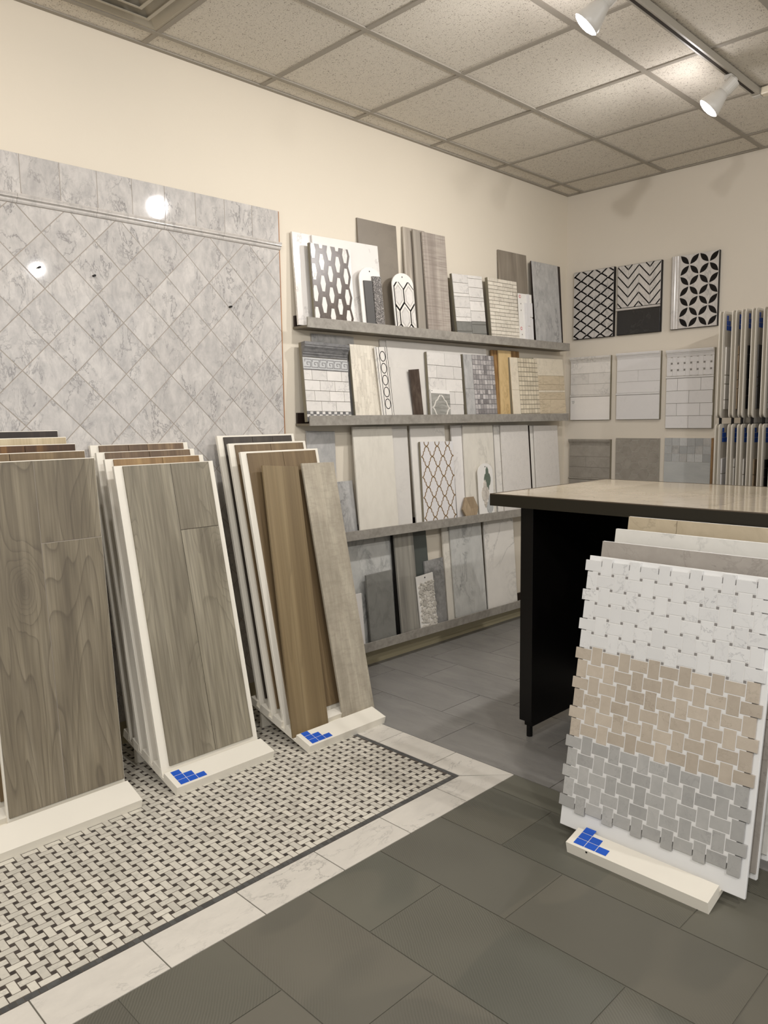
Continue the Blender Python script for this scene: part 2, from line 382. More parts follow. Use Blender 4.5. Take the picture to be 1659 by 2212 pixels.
def cyl_vf(r, z0, z1, n=20, r2=None):
    r2 = r if r2 is None else r2
    v = [(r*math.cos(2*math.pi*i/n), r*math.sin(2*math.pi*i/n), z0) for i in range(n)]+[(r2*math.cos(2*math.pi*i/n), r2*math.sin(2*math.pi*i/n), z1) for i in range(n)]
    return v, [tuple(reversed(range(n))), tuple(n+i for i in range(n))]+[(i, (i+1) % n, (i+1) % n+n, i+n) for i in range(n)]
def thing(name, label, cat, loc=(0, 0, 0), rot=None, group=None):
    o = bpy.data.objects.new(name, None); COL.objects.link(o); o.empty_display_size = .05
    o.location = loc
    if rot is not None: o.rotation_euler = rot.to_euler()
    o['label'] = label; o['category'] = cat
    if group: o['group'] = group
    return o
def rotm(face, lean, roll=0):
    m = Matrix.Rotation(-lean*D2R, 3, 'X') @ Matrix.Rotation(roll*D2R, 3, 'Y')
    return (Matrix.Rotation(math.pi/2, 3, 'Z') @ m) if face == 'L' else m
def struct(o): o['kind'] = 'structure'; return o

# ------------------------------------------------------------------ room shell
X1, Y0 = 6.5, -3.0
wl = struct(box('wall_left', -.15, 0, Y0, LY+.15, -.02, 3.3, M['wall']))
wb = struct(box('wall_back', 0, X1, LY, LY+.15, -.02, 3.3, M['wall_b']))
ce = struct(box('ceiling', 0, X1, Y0, LY, HC+.03, HC+.1, M['gap']))
T = .6096; t1 = .1343; yD = 4.7848
xs = [0]+[t1+i*T for i in range(11) if t1+i*T < X1]+[X1]
ys = [LY]+[yD-j*T for j in range(14) if yD-j*T > Y0]+[Y0]
def hbox(name, x0, x1, y0, y1, z0, z1, mat, parent): return box(name, x0, x1, y0, y1, z0, z1, mat, parent)
VENT = (1, 6)
for i in range(len(xs)-1):
    for j in range(len(ys)-1):
        x0, x1 = xs[i], xs[i+1]; y1, y0 = ys[j], ys[j+1]
        if abs(x0-t1) < .01 and abs(y1-(yD-5*T)) < .01: continue
        g = .006
        v = [(x0+g, y0+g, HC+.007), (x1-g, y0+g, HC+.007), (x1-g, y1-g, HC+.007), (x0+g, y1-g, HC+.007)]
        vf = box_vf(x0+g, x1-g, y0+g, y1-g, HC+.006+random.uniform(-.0012, .0012), HC+.02)
        mesh('ceiling_tile', *vf, M['ctile'], ce)
for x in xs[1:-1]: hbox('ceiling_tee', x-.012, x+.012, Y0, LY, HC-.001, HC+.0055, M['tee'], ce)
for y in ys[1:-1]:
    for i in range(len(xs)-1): hbox('ceiling_tee', xs[i]+.012 if i else .02, xs[i+1]-.012, y-.012, y+.012, HC, HC+.0055, M['tee'], ce)
hbox('wall_angle', 0, .021, Y0, LY, HC-.0015, HC+.0048, M['tee'], ce)
hbox('wall_angle', .021, X1, LY-.021, LY, HC-.0015, HC+.0048, M['tee'], ce)
# baseboard with toe
bb = profile_x('baseboard_left', [(0, 0), (-.022, 0), (-.016, .006), (-.006, .018), (-.004, .03), (-.004, .1), (0, .1)], Y0, LY, M['base'], None)
bb.rotation_euler = (0, 0, math.pi/2); struct(bb)
bb2 = profile_x('baseboard_back', [(LY, 0), (LY-.022, 0), (LY-.016, .006), (LY-.006, .018), (LY-.004, .03), (LY-.004, .1), (LY, .1)], .02, X1, M['base'], None); struct(bb2)

# ------------------------------------------------------------------ floor
fl = struct(box('floor', 0, X1, Y0, LY, -.03, -.0022, M['gapf']))
def ftile(name, poly, mat, z0=-.0022, z1=0.0, parent=fl, zz=0):
    n = len(poly); vs = [(x, y, z0) for x, y in poly]+[(x, y, z1+zz) for x, y in poly]
    fs = [tuple(reversed(range(n))), tuple(n+i for i in range(n))]+[(i, (i+1) % n, (i+1) % n+n, i+n) for i in range(n)]
    return mesh(name, vs, fs, mat, parent)
def frect(name, x0, x1, y0, y1, mat, g=.0018, **k):
    return ftile(name, [(x0+g, y0+g), (x1-g, y0+g), (x1-g, y1-g), (x0+g, y1-g)], mat, **k)
GX = 1.4565; GY = 2.4175
# dark ribbed tiles, rows .305 deep, .61 long
rows = [(GY-.148-.3048*k, GY-.148-.3048*(k-1)) for k in range(1, 14)]
drows = [(2.27, GY)]+[(2.27-.3045*(k+1), 2.27-.3045*k) for k in range(13)]
for k, (a, b) in enumerate(drows):
    off = 1.963 if k % 2 == 0 else 1.726
    x = off-.61*3
    while x < 4.8:
        x0, x1 = max(x, GX if b > -.12 else 0.0), min(x+.61, 5.0)
        if x1-x0 > .02: frect('floor_tile', x0, x1, a, b, M['slate'])
        x += .61
# grey tiles beyond
k = 0; y = GY
while y < LY-.02:
    off = .40 if k % 2 == 0 else .195
    x = off-.61
    y2 = min(y+.305, LY)
    while x < 4.8:
        x0, x1 = max(x, 0.0), min(x+.61, 5.0)
        if x1-x0 > .02: frect('floor_tile', x0, x1, y, y2, M['gtile'])
        x += .61
    y = y2; k += 1
# marble frame around the basketweave
IX, IY = 1.302, 2.259
j0 = .592; yy = j0-.305*3; g = .002
edges = [yy+.305*i for i in range(12)]
for i in range(len(edges)-1):
    a, b = edges[i], edges[i+1]
    if a > 2.1: break
    if b > 2.2: continue
    if b > 2.1 and b < 2.13:
        pass
    ftile('border_tile', [(IX+g, a+g), (GX-g, a+g), (GX-g, b-g), (IX+g, b-g)], M['fborder'])
last = max(e for e in edges if e < 2.13)
ftile('border_tile', [(IX+g, last+g), (GX-g, last+g), (GX-g, GY-.004), (IX+g, IY-.004)], M['fborder'])
ex = [1.153, .841, .531, .221, 0.0]
ftile('border_tile', [(1.153+g, IY+g), (IX-.003, IY+g), (GX-.004, GY-g), (1.153+g, GY-g)], M['fborder'])
for a, b in zip(ex[1:], ex[:-1]): ftile('border_tile', [(a+g, IY+g), (b-g, IY+g), (b-g, GY-g), (a+g, GY-g)], M['fborder'])
# dark pencil border
BX, BY = 1.280, 2.238
box('mosaic_grout', 0.0, IX, -.12, IY, -.0022, -.0010, M['grout_d'], fl)
y = -.1; cnt = 0
while y < BY-.002:
    L_ = random.choice([.018, .019, .034, .036, .020]); y2 = min(y+L_, BY)
    ftile('border_strip', [(BX+.001, y+.0008), (IX-.001, y+.0008), (IX-.001, y2-.0008), (BX+.001, y2-.0008)], M['mborder'], -.001, -.0002); y = y2
x = IX-.001
ftile('border_strip', [(BX+.001, BY+.001), (IX-.001, BY+.001), (IX-.001, IY-.001), (BX+.001, IY-.001)], M['mborder'], -.001, -.0002)
x = BX
while x > .01:
    L_ = random.choice([.018, .019, .034, .036, .020]); x2 = max(x-L_, 0.0)
    ftile('border_strip', [(x2+.0008, BY+.001), (x-.0008, BY+.001), (x-.0008, IY-.001), (x2+.0008, IY-.001)], M['mborder'], -.001, -.0002); x = x2
# basketweave field
S_ = .03780; BL, BW = .0488, .0210
ox, oy = 1.0405, .6945
cells = []
for i in range(-29, 10):
    for j in range(-24, 44):
        cx_, cy_ = ox+i*S_, oy+j*S_
        if cx_ > BX+.03 or cx_ < 0 or cy_ > BY+.03 or cy_ < -.1: continue
        horiz = (i+j) % 2 == 0     # long along x
        hl, hw = (BL/2, BW/2) if horiz else (BW/2, BL/2)
        x0, x1, y0, y1 = max(cx_-hl, .004), min(cx_+hl, BX-.001), max(cy_-hw, -.11), min(cy_+hw, BY-.001)
        if x1-x0 < .006 or y1-y0 < .006: continue
        # pixel size estimate by distance
        d = (Vector((cx_, cy_, 0))-CAM).length
        cells.append((d, x0, x1, y0, y1))
def vis(x, y):
    v = Vector((x, y, 0))-CAM; zz = v.dot(fw)
    if zz < .1: return False
    u = 829.5+F_PX*v.dot(rt)/zz; w_ = 1106-F_PX*v.dot(up)/zz
    return -10 < u < 1669 and w_ < 2222
vc = sorted([c for c in cells if vis((c[1]+c[2])/2, (c[3]+c[4])/2)])
near = set(vc[:300]); share = {}
J = Joined()
for c in cells:
    d, x0, x1, y0, y1 = c; zt = -.0002
    if c in near:
        key = (round(x1-x0, 4), round(y1-y0, 4))
        if key not in share:
            hx, hy = (x1-x0)/2, (y1-y0)/2
            o = ftile('mosaic_brick', [(-hx, -hy), (hx, -hy), (hx, hy), (-hx, hy)], M['mbrick'], -.001, 0)
            share[key] = o.data
        else: o = link('mosaic_brick', share[key], None, fl)
        o.location = ((x0+x1)/2, (y0+y1)/2, zt)
    else: J.add(box_vf(x0, x1, y0, y1, -.001, zt))
J.build('mosaic_bricks_far', M['mbrick'], fl, 'stuff')
J = Joined()
for i in range(-29, 10):
    for j in range(-24, 44):
        cx_, cy_ = ox+(i+.5)*S_, oy+(j+.5)*S_
        if cx_ > BX-.008 or cx_ < .01 or cy_ > BY-.008 or cy_ < -.1: continue
        h = .0062; J.add(box_vf(cx_-h, cx_+h, cy_-h, cy_+h, -.001, -.0003))
J.build('mosaic_dots', M['mdot'], fl, 'stuff')

# ------------------------------------------------------------------ marble wall panel
tp = thing('marble_wall_panel', 'large carrara marble tile panel of diagonal squares with a moulding fixed on the left wall', 'tile panel', (.014, 0, 0), rotm('L', 0))
PX0, PX1, PZ0, PZ1 = .30, 2.422, .10, 2.446
box('backing', PX0, PX1, -.0030, .014, PZ0, PZ1, M['grout_p'], tp)
box('side_edge', PX1, PX1+.006, -.002, .014, PZ0, PZ1, M['ply'], tp)
c = 2.422; cuts = [PX1]
for v_ in (2.2645, 2.109, 1.955, 1.802, 1.649, 1.496, 1.343, 1.190, 1.037, .884, .731, .578, .425, .30): cuts.append(v_)
for a, b in zip(cuts[1:], cuts[:-1]): prism('marble_tile', rect(a+.0012, b-.0012, 2.297, PZ1), -.004, .005, M['carrara'], tp, .0008)
hd = .1078; zc0 = 2.057; yc0 = 1.365
for i in range(-10, 11):
    for j in range(-19, 4):
        if (i+j) % 2 == 0: continue
        cx_, cz_ = yc0+i*hd, zc0+j*hd; q = hd-.0022
        pl_ = clip([(cx_, cz_-q), (cx_+q, cz_), (cx_, cz_+q), (cx_-q, cz_)], PX0, PX1-.001, PZ0, 2.258)
        if pl_: prism('marble_tile', pl_, -.004+random.uniform(-.0003, .0003), .005, M['carrara'], tp, .0008)
z = 2.260
seg = [(.30, .725), (.725, 1.03), (1.03, 1.335), (1.335, 1.64), (1.64, 1.945), (1.945, 2.255), (2.255, 2.428)]
seg = [(.30, .56), (.56, .865), (.865, 1.17), (1.17, 1.485), (1.485, 1.79), (1.79, 2.095), (2.095, 2.428)]
prof = [(.004, z), (-.006, z), (-.010, z+.004), (-.012, z+.008), (-.011, z+.013), (-.016, z+.016), (-.021, z+.018), (-.021, z+.021), (-.018, z+.023), (-.020, z+.027), (-.022, z+.031), (-.019, z+.0345), (-.012, z+.036), (.004, z+.036)]
for a, b in seg: profile_x('moulding', prof, a+.0006, b-.0006, M['rail'], tp)
for (hy, hz) in ((1.237, 2.028), (1.458, 2.022), (2.118, 1.957)):
    o = mesh('hook', *cyl_vf(.0045, 0, .022, 10), M['black'], tp, (hy, .0, hz)); o.rotation_euler = (math.pi/2, 0, 0)

# ------------------------------------------------------------------ air vent
vt = thing('air_vent', 'square ceiling air diffuser with nested cream metal rings in the ceiling by the left wall', 'vent', (t1+T/2, yD-5.5*T, HC))
def ring(r0, z0_, r1, z1_, th, name, par=None):
    vs = []
    for (r_, z_) in ((r0, z0_), (r1, z1_), (r1, z1_+th), (r0, z0_+th)):
        vs += [(-r_, -r_, z_), (r_, -r_, z_), (r_, r_, z_), (-r_, r_, z_)]
    fs = []
    for a in range(4):
        b = (a+1) % 4
        for i in range(4): j = (i+1) % 4; fs.append((a*4+i, a*4+j, b*4+j, b*4+i))
    return mesh(name, vs, fs, M['vent'], par or vt)
H2 = T/2-.012
box('duct_plate', -H2, H2, -H2, H2, .05, .055, M['gap'], vt)
ring(H2, .002, H2-.012, .002, .003, 'rim')
ring(H2-.012, .002, .225, .028, .002, 'louver')
ring(.222, -.004, .175, .024, .003, 'louver'); ring(.205, -.010, .224, -.005, .003, 'louver')
ring(.158, -.008, .115, .022, .003, 'louver'); ring(.141, -.014, .160, -.009, .003, 'louver')
ring(.095, -.010, .055, .018, .003, 'louver'); ring(.080, -.016, .097, -.011, .003, 'louver')
box('centre_plate', -.05, .05, -.05, .05, -.008, -.004, M['vent'], vt)

# ------------------------------------------------------------------ track light rail and heads
tr = thing('light_track', 'long grey metal track rail screwed to the ceiling', 'track rail', (1.646, 1.2, HC-.002))
box('rail', -.0175, .0175, -2.6, 2.94, -.032, 0, M['track'], tr, .002)
box('groove', -.006, .006, -2.6, 2.90, -.0335, -.0318, M['gap'], tr)
box('end_cap', -.019, .019, 2.94, 2.975, -.034, 0, M['chrome'], tr)
fe = thing('feed_conduit', 'beige conduit elbow leaving the far end of the ceiling track', 'conduit', (1.665, 4.155, HC-.02))
box('elbow', 0.002, .05, -.022, .022, -.018, .018, M['cream'], fe, .006)
o = mesh('conduit', *cyl_vf(.011, .05, 1.2, 12), M['cream'], fe); o.rotation_euler = (0, math.pi/2, 0)
me_, nt_, b_ = nmat('lit_bulb_face')
b_.inputs['Emission Color'].default_value = (1, .97, .95, 1); b_.inputs['Emission Strength'].default_value = 13
M['bulb'] = me_
def head(fc, d, label, energy):
    d = Vector(d).normalized(); fc = Vector(fc)
    t = thing('track_spotlight', label, 'spotlight', tuple(fc), d.to_track_quat('-Z', 'Y').to_matrix(), None)
    # local -Z is the beam; bulb behind face at +Z
    n = 32; rings_ = [(.044, -.004), (.0515, .000), (.0535, .010), (.050, .022), (.040, .050), (.032, .072), (.027, .088)]
    vs = []; fs = []
    for r_, z_ in rings_: vs += [(r_*math.cos(2*math.pi*i/n), r_*math.sin(2*math.pi*i/n), z_) for i in range(n)]
    for k_ in range(1, len(rings_)-1):
        for i in range(n): a = k_*n+i; b = k_*n+(i+1) % n; fs.append((a, b, b+n, a+n))
    fs.append(tuple((len(rings_)-1)*n+i for i in range(n)))
    mesh('reflector', vs, fs, M['chrome'], t, smooth=True)
    fv = [(r_*math.cos(2*math.pi*i/n), r_*math.sin(2*math.pi*i/n), z_) for r_, z_ in ((.051, .001), (.045, -.005), (.031, -.010), (.014, -.0125)) for i in range(n)]
    ff = [((k_*n+i), (k_+1)*n+i, (k_+1)*n+(i+1) % n, k_*n+(i+1) % n) for k_ in range(3) for i in range(n)]+[tuple(3*n+i for i in reversed(range(n)))]
    mesh('bulb_face', fv, ff, M['bulb'], t, smooth=True)
    v1 = cyl_vf(.027, .088, .098, 20, .030); mesh('collar', *v1, M['chrome'], t)
    v2 = cyl_vf(.030, .098, .150, 20, .030); mesh('socket', *v2, M['chrome'], t)
    # arm up to the track
    inv = d.to_track_quat('-Z', 'Y').to_matrix().inverted()
    top = Vector((1.646, fc.y+.075, HC-.036)); bend = fc-d*.15
    def tube(a, b, r_, nm):
        a = inv @ (a-fc); b = inv @ (b-fc); q = (b-a).to_track_quat('Z', 'Y').to_matrix(); L_ = (b-a).length
        v, f = cyl_vf(r_, 0, L_, 14); v = [tuple(q @ Vector(p_)+a) for p_ in v]; mesh(nm, v, f, M['chrome'], t)
    tube(bend, Vector((top.x, top.y, bend.z+.03)), .015, 'arm')
    v, f = box_vf(-.016, .016, -.030, .030, -.022, 0); v = [tuple(inv @ (Vector(p_)+top-fc)) for p_ in v]; mesh('track_adapter', v, f, M['chrome'], t)
    tube(Vector((top.x, top.y, bend.z+.02)), top, .012, 'stem')
    spot(tuple(fc+d*.03), d, energy, (1, .975, .955), 172, .05).data.specular_factor = 0
    pl_ = bpy.data.lights.new('bulb_spill', 'POINT'); pl_.energy = 1.8; pl_.color = (1, .95, .95); pl_.shadow_soft_size = .05; pl_.specular_factor = 0
    po = bpy.data.objects.new('bulb_spill', pl_); COL.objects.link(po); po.location = fc+d*.07
head((1.590, 2.640, 2.832), (-.66, -.28, -.70), 'white track spotlight with its bulb lit, nearest the camera', 22)
head((1.580, 3.740, 2.830), (-.66, -.28, -.70), 'white track spotlight with its bulb lit, at the far end of the rail', 32)

# ------------------------------------------------------------------ wall shelves
def shelf(z, slope, y0, label):
    t = thing('wall_shelf', label, 'shelf', (0, y0, z), Matrix.Rotation(math.pi/2, 3, 'Z') @ Matrix.Rotation(-math.atan(slope), 3, 'Y'), 'tile shelves on the left wall')
    Ls = 4.945-y0
    box('back_strip', .004, Ls, -.016, -.0015, -.050, .016, M['brown'], t)
    box('bottom_board', 0, Ls, -.110, -.0015, -.052, -.040, M['shelfb'], t)
    box('front_lip', .002, Ls, -.118, -.110, -.052, 0, M['lip'], t, .001)
    return t
shelf(1.934, .0037, 2.508, 'top shelf of the four grey tile shelves on the left wall')
shelf(1.4415, 0, 2.508, 'second shelf from the top of the left wall, holding mosaic boards')
shelf(.818, -.0127, 2.508, 'third grey shelf from the top of the left wall, holding tall white tiles')
shelf(.170, -.0095, 2.508, 'lowest grey shelf on the left wall, just above the baseboard')
DATA = {
's1':(0.050,2.507,1.900,0.147,0.463,0.012,3.47,-0.68),
's2':(0.072,2.630,1.900,0.472,0.462,0.010,4.47,-1.36),
's3':(0.098,2.578,1.900,0.273,0.413,0.018,4.16,-0.23),
's4':(0.100,2.914,1.902,0.164,0.330,0.006,2.61,-3.67),
's5':(0.045,2.968,1.902,0.304,0.607,0.010,3.30,-0.54),
's6':(0.100,3.168,1.902,0.174,0.329,0.006,2.61,-4.20),
's7':(0.050,3.323,1.903,0.186,0.615,0.010,3.36,-0.59),
's8':(0.070,3.391,1.903,0.115,0.604,0.010,3.32,-1.13),
's9':(0.090,3.455,1.904,0.204,0.599,0.010,3.83,-1.26),
's10':(0.092,3.714,1.904,0.294,0.392,0.016,4.69,-2.91),
's11':(0.095,4.054,1.906,0.314,0.408,0.020,4.93,-0.86),
's12':(0.050,4.234,1.906,0.319,0.612,0.010,3.56,-0.77),
's13':(0.102,4.358,1.907,0.155,0.334,0.005,2.92,-1.42),
's14':(0.085,4.573,1.908,0.325,0.578,0.010,4.27,-0.93),
's15':(0.060,4.595,1.908,0.358,0.583,0.010,3.44,-0.62),
't0':(0.040,2.623,1.411,0.297,0.458,0.010,3.50,-0.02),
't1':(0.095,2.512,1.411,0.305,0.406,0.022,6.09,0.83),
't2':(0.080,2.863,1.411,0.196,0.416,0.014,5.80,0.01),
't3':(0.098,3.052,1.411,0.100,0.409,0.008,5.34,-2.88),
't4a':(0.045,3.122,1.411,0.101,0.459,0.008,4.37,0.01),
't4':(0.060,3.164,1.411,0.922,0.457,0.010,4.77,0.07),
't5':(0.088,3.155,1.411,0.158,0.302,0.010,5.33,-0.45),
't6':(0.100,3.313,1.411,0.081,0.291,0.010,2.96,-5.14),
't7':(0.086,3.466,1.411,0.318,0.406,0.018,5.09,0.85),
't7b':(0.098,3.465,1.411,0.174,0.184,0.006,4.98,1.87),
't8':(0.092,3.808,1.411,0.314,0.408,0.020,5.20,-0.37),
't9':(0.060,4.134,1.411,0.088,0.452,0.012,4.06,0.00),
't9b':(0.072,4.191,1.411,0.138,0.452,0.010,3.42,-0.02),
't9c':(0.052,4.353,1.411,0.103,0.458,0.010,4.01,-0.01),
't11':(0.095,4.295,1.411,0.319,0.410,0.020,4.90,-0.52),
't12':(0.073,4.611,1.411,0.372,0.421,0.012,5.05,-0.87),
'u0':(0.050,2.551,0.783,0.197,0.581,0.010,3.75,1.89),
'u1':(0.070,2.724,0.781,0.152,0.304,0.010,7.56,-0.70),
'u2':(0.098,2.865,0.779,0.307,0.603,0.010,5.04,0.34),
'u3':(0.080,3.069,0.777,0.240,0.605,0.010,4.74,0.77),
'u4':(0.082,3.343,0.773,0.312,0.606,0.010,4.93,0.09),
'u5':(0.100,3.390,0.773,0.300,0.510,0.016,4.28,0.93),
'u6':(0.072,3.735,0.768,0.109,0.607,0.010,4.34,-1.04),
'u7':(0.090,3.814,0.767,0.307,0.610,0.010,4.51,0.85),
'u7b':(0.074,4.158,0.763,0.081,0.610,0.010,4.51,0.18),
'u8':(0.092,4.217,0.762,0.314,0.608,0.010,4.53,0.28),
'u9':(0.070,4.578,0.758,0.071,0.604,0.010,4.17,0.01),
'u10':(0.090,4.609,0.757,0.295,0.604,0.010,4.56,0.54),
'u11':(0.106,3.757,0.768,0.152,0.152,0.012,7.55,0.11),
'u12':(0.107,3.917,0.766,0.157,0.358,0.005,3.05,-0.95),
'v1':(0.060,2.669,0.137,0.518,0.611,0.010,4.51,0.47),
'v2':(0.085,2.786,0.136,0.116,0.310,0.010,5.55,0.34),
'v3':(0.100,2.933,0.134,0.206,0.410,0.012,4.19,-0.71),
'v4':(0.080,3.171,0.132,0.029,0.615,0.010,4.19,-0.06),
'v5':(0.094,3.194,0.132,0.160,0.617,0.012,4.37,-1.26),
'v6':(0.065,3.352,0.130,0.152,0.605,0.010,4.07,-1.85),
'v7':(0.102,3.352,0.130,0.152,0.343,0.006,3.67,-3.51),
'v8':(0.080,3.449,0.129,0.173,0.420,0.012,4.09,-1.17),
'v9':(0.072,3.642,0.128,0.087,0.615,0.010,4.48,-0.73),
'v10':(0.090,3.701,0.127,0.316,0.614,0.010,4.67,-0.91),
'v11':(0.090,4.035,0.124,0.328,0.619,0.010,4.63,0.33),
}
def frame(i, name, label, cat, group=None):
    x, y, z, w_, h, th, lean, roll = DATA[i]
    return thing(name, label, cat, (x, y, z), rotm('L', lean, roll), group), w_, h, th
def slab(i, name, mat, label, edge=None):
    x, y, z, w_, h, th, lean, roll = DATA[i]
    v, f = prism_vf(rect(0, w_, 0, h), 0, th, .0012)
    o = mesh(name, v, f, mat); o.location = (x, y, z); o.rotation_euler = rotm('L', lean, roll).to_euler()
    o['label'] = label; o['category'] = 'tile'
    if edge:
        o.data.materials.append(edge)
        for p_ in o.data.polygons:
            if abs(p_.normal.x) > .9 or p_.normal.y > .9: p_.material_index = 1
    return o
def rowtiles(t, x0, x1, z0, z1, tw, off, mat, y=-.0035, nm='wall_tile', g=.0011, bev=.0006):
    x = x0-((-off) % tw if off else 0)
    x = x0-tw+off if off else x0
    while x < x1-.002:
        a, b = max(x, x0), min(x+tw, x1)
        if b-a > .004: prism(nm, rect(a+g, b-g, z0+g, z1-g), y, .0005, mat, t, bev)
        x += tw
def gridstuff(t, x0, x1, z0, z1, nx, nz, mat, nm, g=.0021, y=-.003):
    J = Joined(); dx, dz = (x1-x0)/nx, (z1-z0)/nz
    for i in range(nx):
        for j in range(nz): J.add(prism_vf(rect(x0+i*dx+g, x0+(i+1)*dx-g, z0+j*dz+g, z0+(j+1)*dz-g), y, .0003))
    return J.build(nm, mat, t, 'stuff')
def crown(t, x0, x1, z0, h, d, mat, nm='moulding'):
    P = [(.001, z0), (-.003, z0), (-.004, z0+.12*h), (-.3*d, z0+.2*h), (-.3*d, z0+.28*h), (-.45*d, z0+.36*h), (-.62*d, z0+.52*h), (-.9*d, z0+.66*h), (-.9*d, z0+.76*h), (-d, z0+.8*h), (-d, z0+h), (.001, z0+h)]
    return profile_x(nm, P, x0, x1, mat, t)
def pencil(t, x0, x1, z, r, mat, nm='pencil_trim'):
    P = [(.0005+(-r*1.3)*math.sin(a*math.pi/8), z-r*math.cos(a*math.pi/8)) for a in range(9)]
    return profile_x(nm, P, x0, x1, mat, t)
def arch_poly(w_, h, r=None, n=14):
    r = w_/2 if r is None else r
    pts = [(0, 0), (w_, 0)]
    cx_ = w_/2; k = (h-r*.75)
    for a in range(n+1):
        t_ = math.pi*a/n; pts.append((cx_+w_/2*math.cos(t_), k+r*.75*math.sin(t_)))
    return pts
def disc(t, x, z, r, y, mat, nm, n=10, th=.0006):
    return prism(nm, [(x+r*math.cos(2*math.pi*i/n), z+r*math.sin(2*math.pi*i/n)) for i in range(n)], y-th, y, mat, t)
def card(i, label, r=None):
    t, w_, h, th = frame(i, 'sample_card', label, 'sample card')
    prism('card', arch_poly(w_, h, r), 0, th, M['white2'], t)
    disc(t, w_*.5, h-.022, .004, -.0001, M['black'], 'hole')
    return t, w_, h, th
def ribbon_vf(pts, wd, y0, y1):
    out = Joined()
    for a, b in zip(pts[:-1], pts[1:]):
        dx, dz = b[0]-a[0], b[1]-a[1]; L_ = math.hypot(dx, dz) or 1; nx, nz = -dz/L_*wd/2, dx/L_*wd/2
        ex_, ez_ = dx/L_*wd*.25, dz/L_*wd*.25
        out.add(prism_vf([(a[0]-nx-ex_, a[1]-nz-ez_), (b[0]-nx+ex_, b[1]-nz+ez_), (b[0]+nx+ex_, b[1]+nz+ez_), (a[0]+nx-ex_, a[1]+nz-ez_)], y0, y1))
    return out.v, out.f
def board_back(t, w_, h, th, mat=None, nm='backing'):
    o = prism(nm, rect(0, w_, 0, h), .0005, th, mat or M['white2'], t)
    o.data.materials.append(M['edge'])
    for p_ in o.data.polygons:
        if abs(p_.normal.x) > .9 or p_.normal.y > .9: p_.material_index = 1
    return o

# ---- top shelf
slab('s1', 'marble_slab', M['calacatta'], 'polished white marble slab at the left end of the top shelf, behind the hexagon mosaic board', M['calm'])
slab('s2', 'marble_slab', M['calacatta'], 'broad polished white marble slab with grey veins behind the arched card and hexagon board')
t, w_, h, th = frame('s3', 'mosaic_board', 'board of brown strips framing elongated white hexagons, top shelf', 'mosaic board')
board_back(t, w_+.006, h, th)
cx0, cw_, ph = .014, .0545, .1085
for i in range(5):
    for j in range(-1, 5):
        zc_ = h-.036-(i % 2)*ph/2-j*ph; xc_ = cx0+i*cw_
        a_, b_ = .0195, .0350
        cell = [(xc_-b_, zc_), (xc_-a_, zc_-ph/2), (xc_+a_, zc_-ph/2), (xc_+b_, zc_), (xc_+a_, zc_+ph/2), (xc_-a_, zc_+ph/2)]
        pl_ = clip(cell, .001, w_+.02, .001, h-.002)
        if pl_: prism('mosaic_frame', pl_, -.003, .0005, M['hexdark'], t)
        hx = [(xc_-.0178, zc_), (xc_-.0085, zc_-.040), (xc_+.0085, zc_-.040), (xc_+.0178, zc_), (xc_+.0085, zc_+.040), (xc_-.0085, zc_+.040)]
        pl_ = clip(hx, .0012, w_+.02, .0012, h-.002)
        if pl_: prism('mosaic_tile', pl_, -.0042, -.003, M['calacatta'], t)
t, w_, h, th = card('s4', 'white arched sample card with two dark textured tile strips, top shelf')
prism('tile_strip', rect(w_*.16, w_*.53, .0, h*.78), -.009, -.0002, M['charc'], t, .001)
prism('tile_strip', rect(w_*.56, w_*.95, .012, h*.855), -.011, -.0002, M['glitter'], t, .001)['label'] = 'speckled glitter strip'
slab('s5', 'porcelain_tile', M['taupe'], 'large plain taupe brown tile standing tall behind the two arched cards, top shelf')
t, w_, h, th = card('s6', 'white arched sample card with dark outlined marble hexagons, top shelf')
for (xc_, zc_) in ((.040, .205), (.127, .200), (.083, .083), (.170, .080), (-.004, .083)):
    def hx(k): return [(xc_, zc_-.084*k), (xc_+.0435*k, zc_-.039*k), (xc_+.0435*k, zc_+.039*k), (xc_, zc_+.084*k), (xc_-.0435*k, zc_+.039*k), (xc_-.0435*k, zc_-.039*k)]
    for k_, y_, m_, nm in ((1.0, -.004, M['bar'], 'dark_outline'), (.90, -.0048, M['calm'], 'mosaic_tile'), (.72, -.0052, M['rail'], 'inner_band'), (.60, -.0057, M['white_tile'], 'mosaic_tile')):
        pl_ = clip(hx(k_), .010+(1-k_)*.02, w_-.006-(1-k_)*.02, .004, h-.05)
        if pl_: prism(nm, pl_, y_, -.0002, m_, t)
slab('s7', 'porcelain_tile', M['stripe'], 'rearmost tall striped grey brown stone tile in the group of three on the top shelf')
slab('s8', 'porcelain_tile', M['stripe2'], 'narrow plain grey beige tile between the striped tile and the woven textured tile')
slab('s9', 'porcelain_tile', M['textile'], 'tall woven textured taupe tile at the front of the group of three, top shelf')
t, w_, h, th = frame('s10', 'mosaic_board', 'board of white marble and grey rectangles in two columns, top shelf', 'mosaic board')
board_back(t, w_, h, th, M['tgrout'])
fl_ = [0, .135, .295, .345, .52, .665, .735, .885, 1]; fr_ = [0, .05, .19, .345, .405, .56, .725, .775, .92, 1]
for fs_, x0, x1 in ((fl_, 0, w_*.5), (fr_, w_*.5, w_)):
    for a, b in zip(fs_[:-1], fs_[1:]):
        prism('wall_tile', rect(x0+.001, x1-.001, h*(1-b)+.001, h*(1-a)-.001), -.004, .0005, M['greystone'] if a > .7 else M['white_tile'], t, .0006)
t, w_, h, th = frame('s11', 'mosaic_board', 'board of thin staggered white marble strips, top shelf', 'mosaic board')
board_back(t, w_, h, th, M['tgrout'])
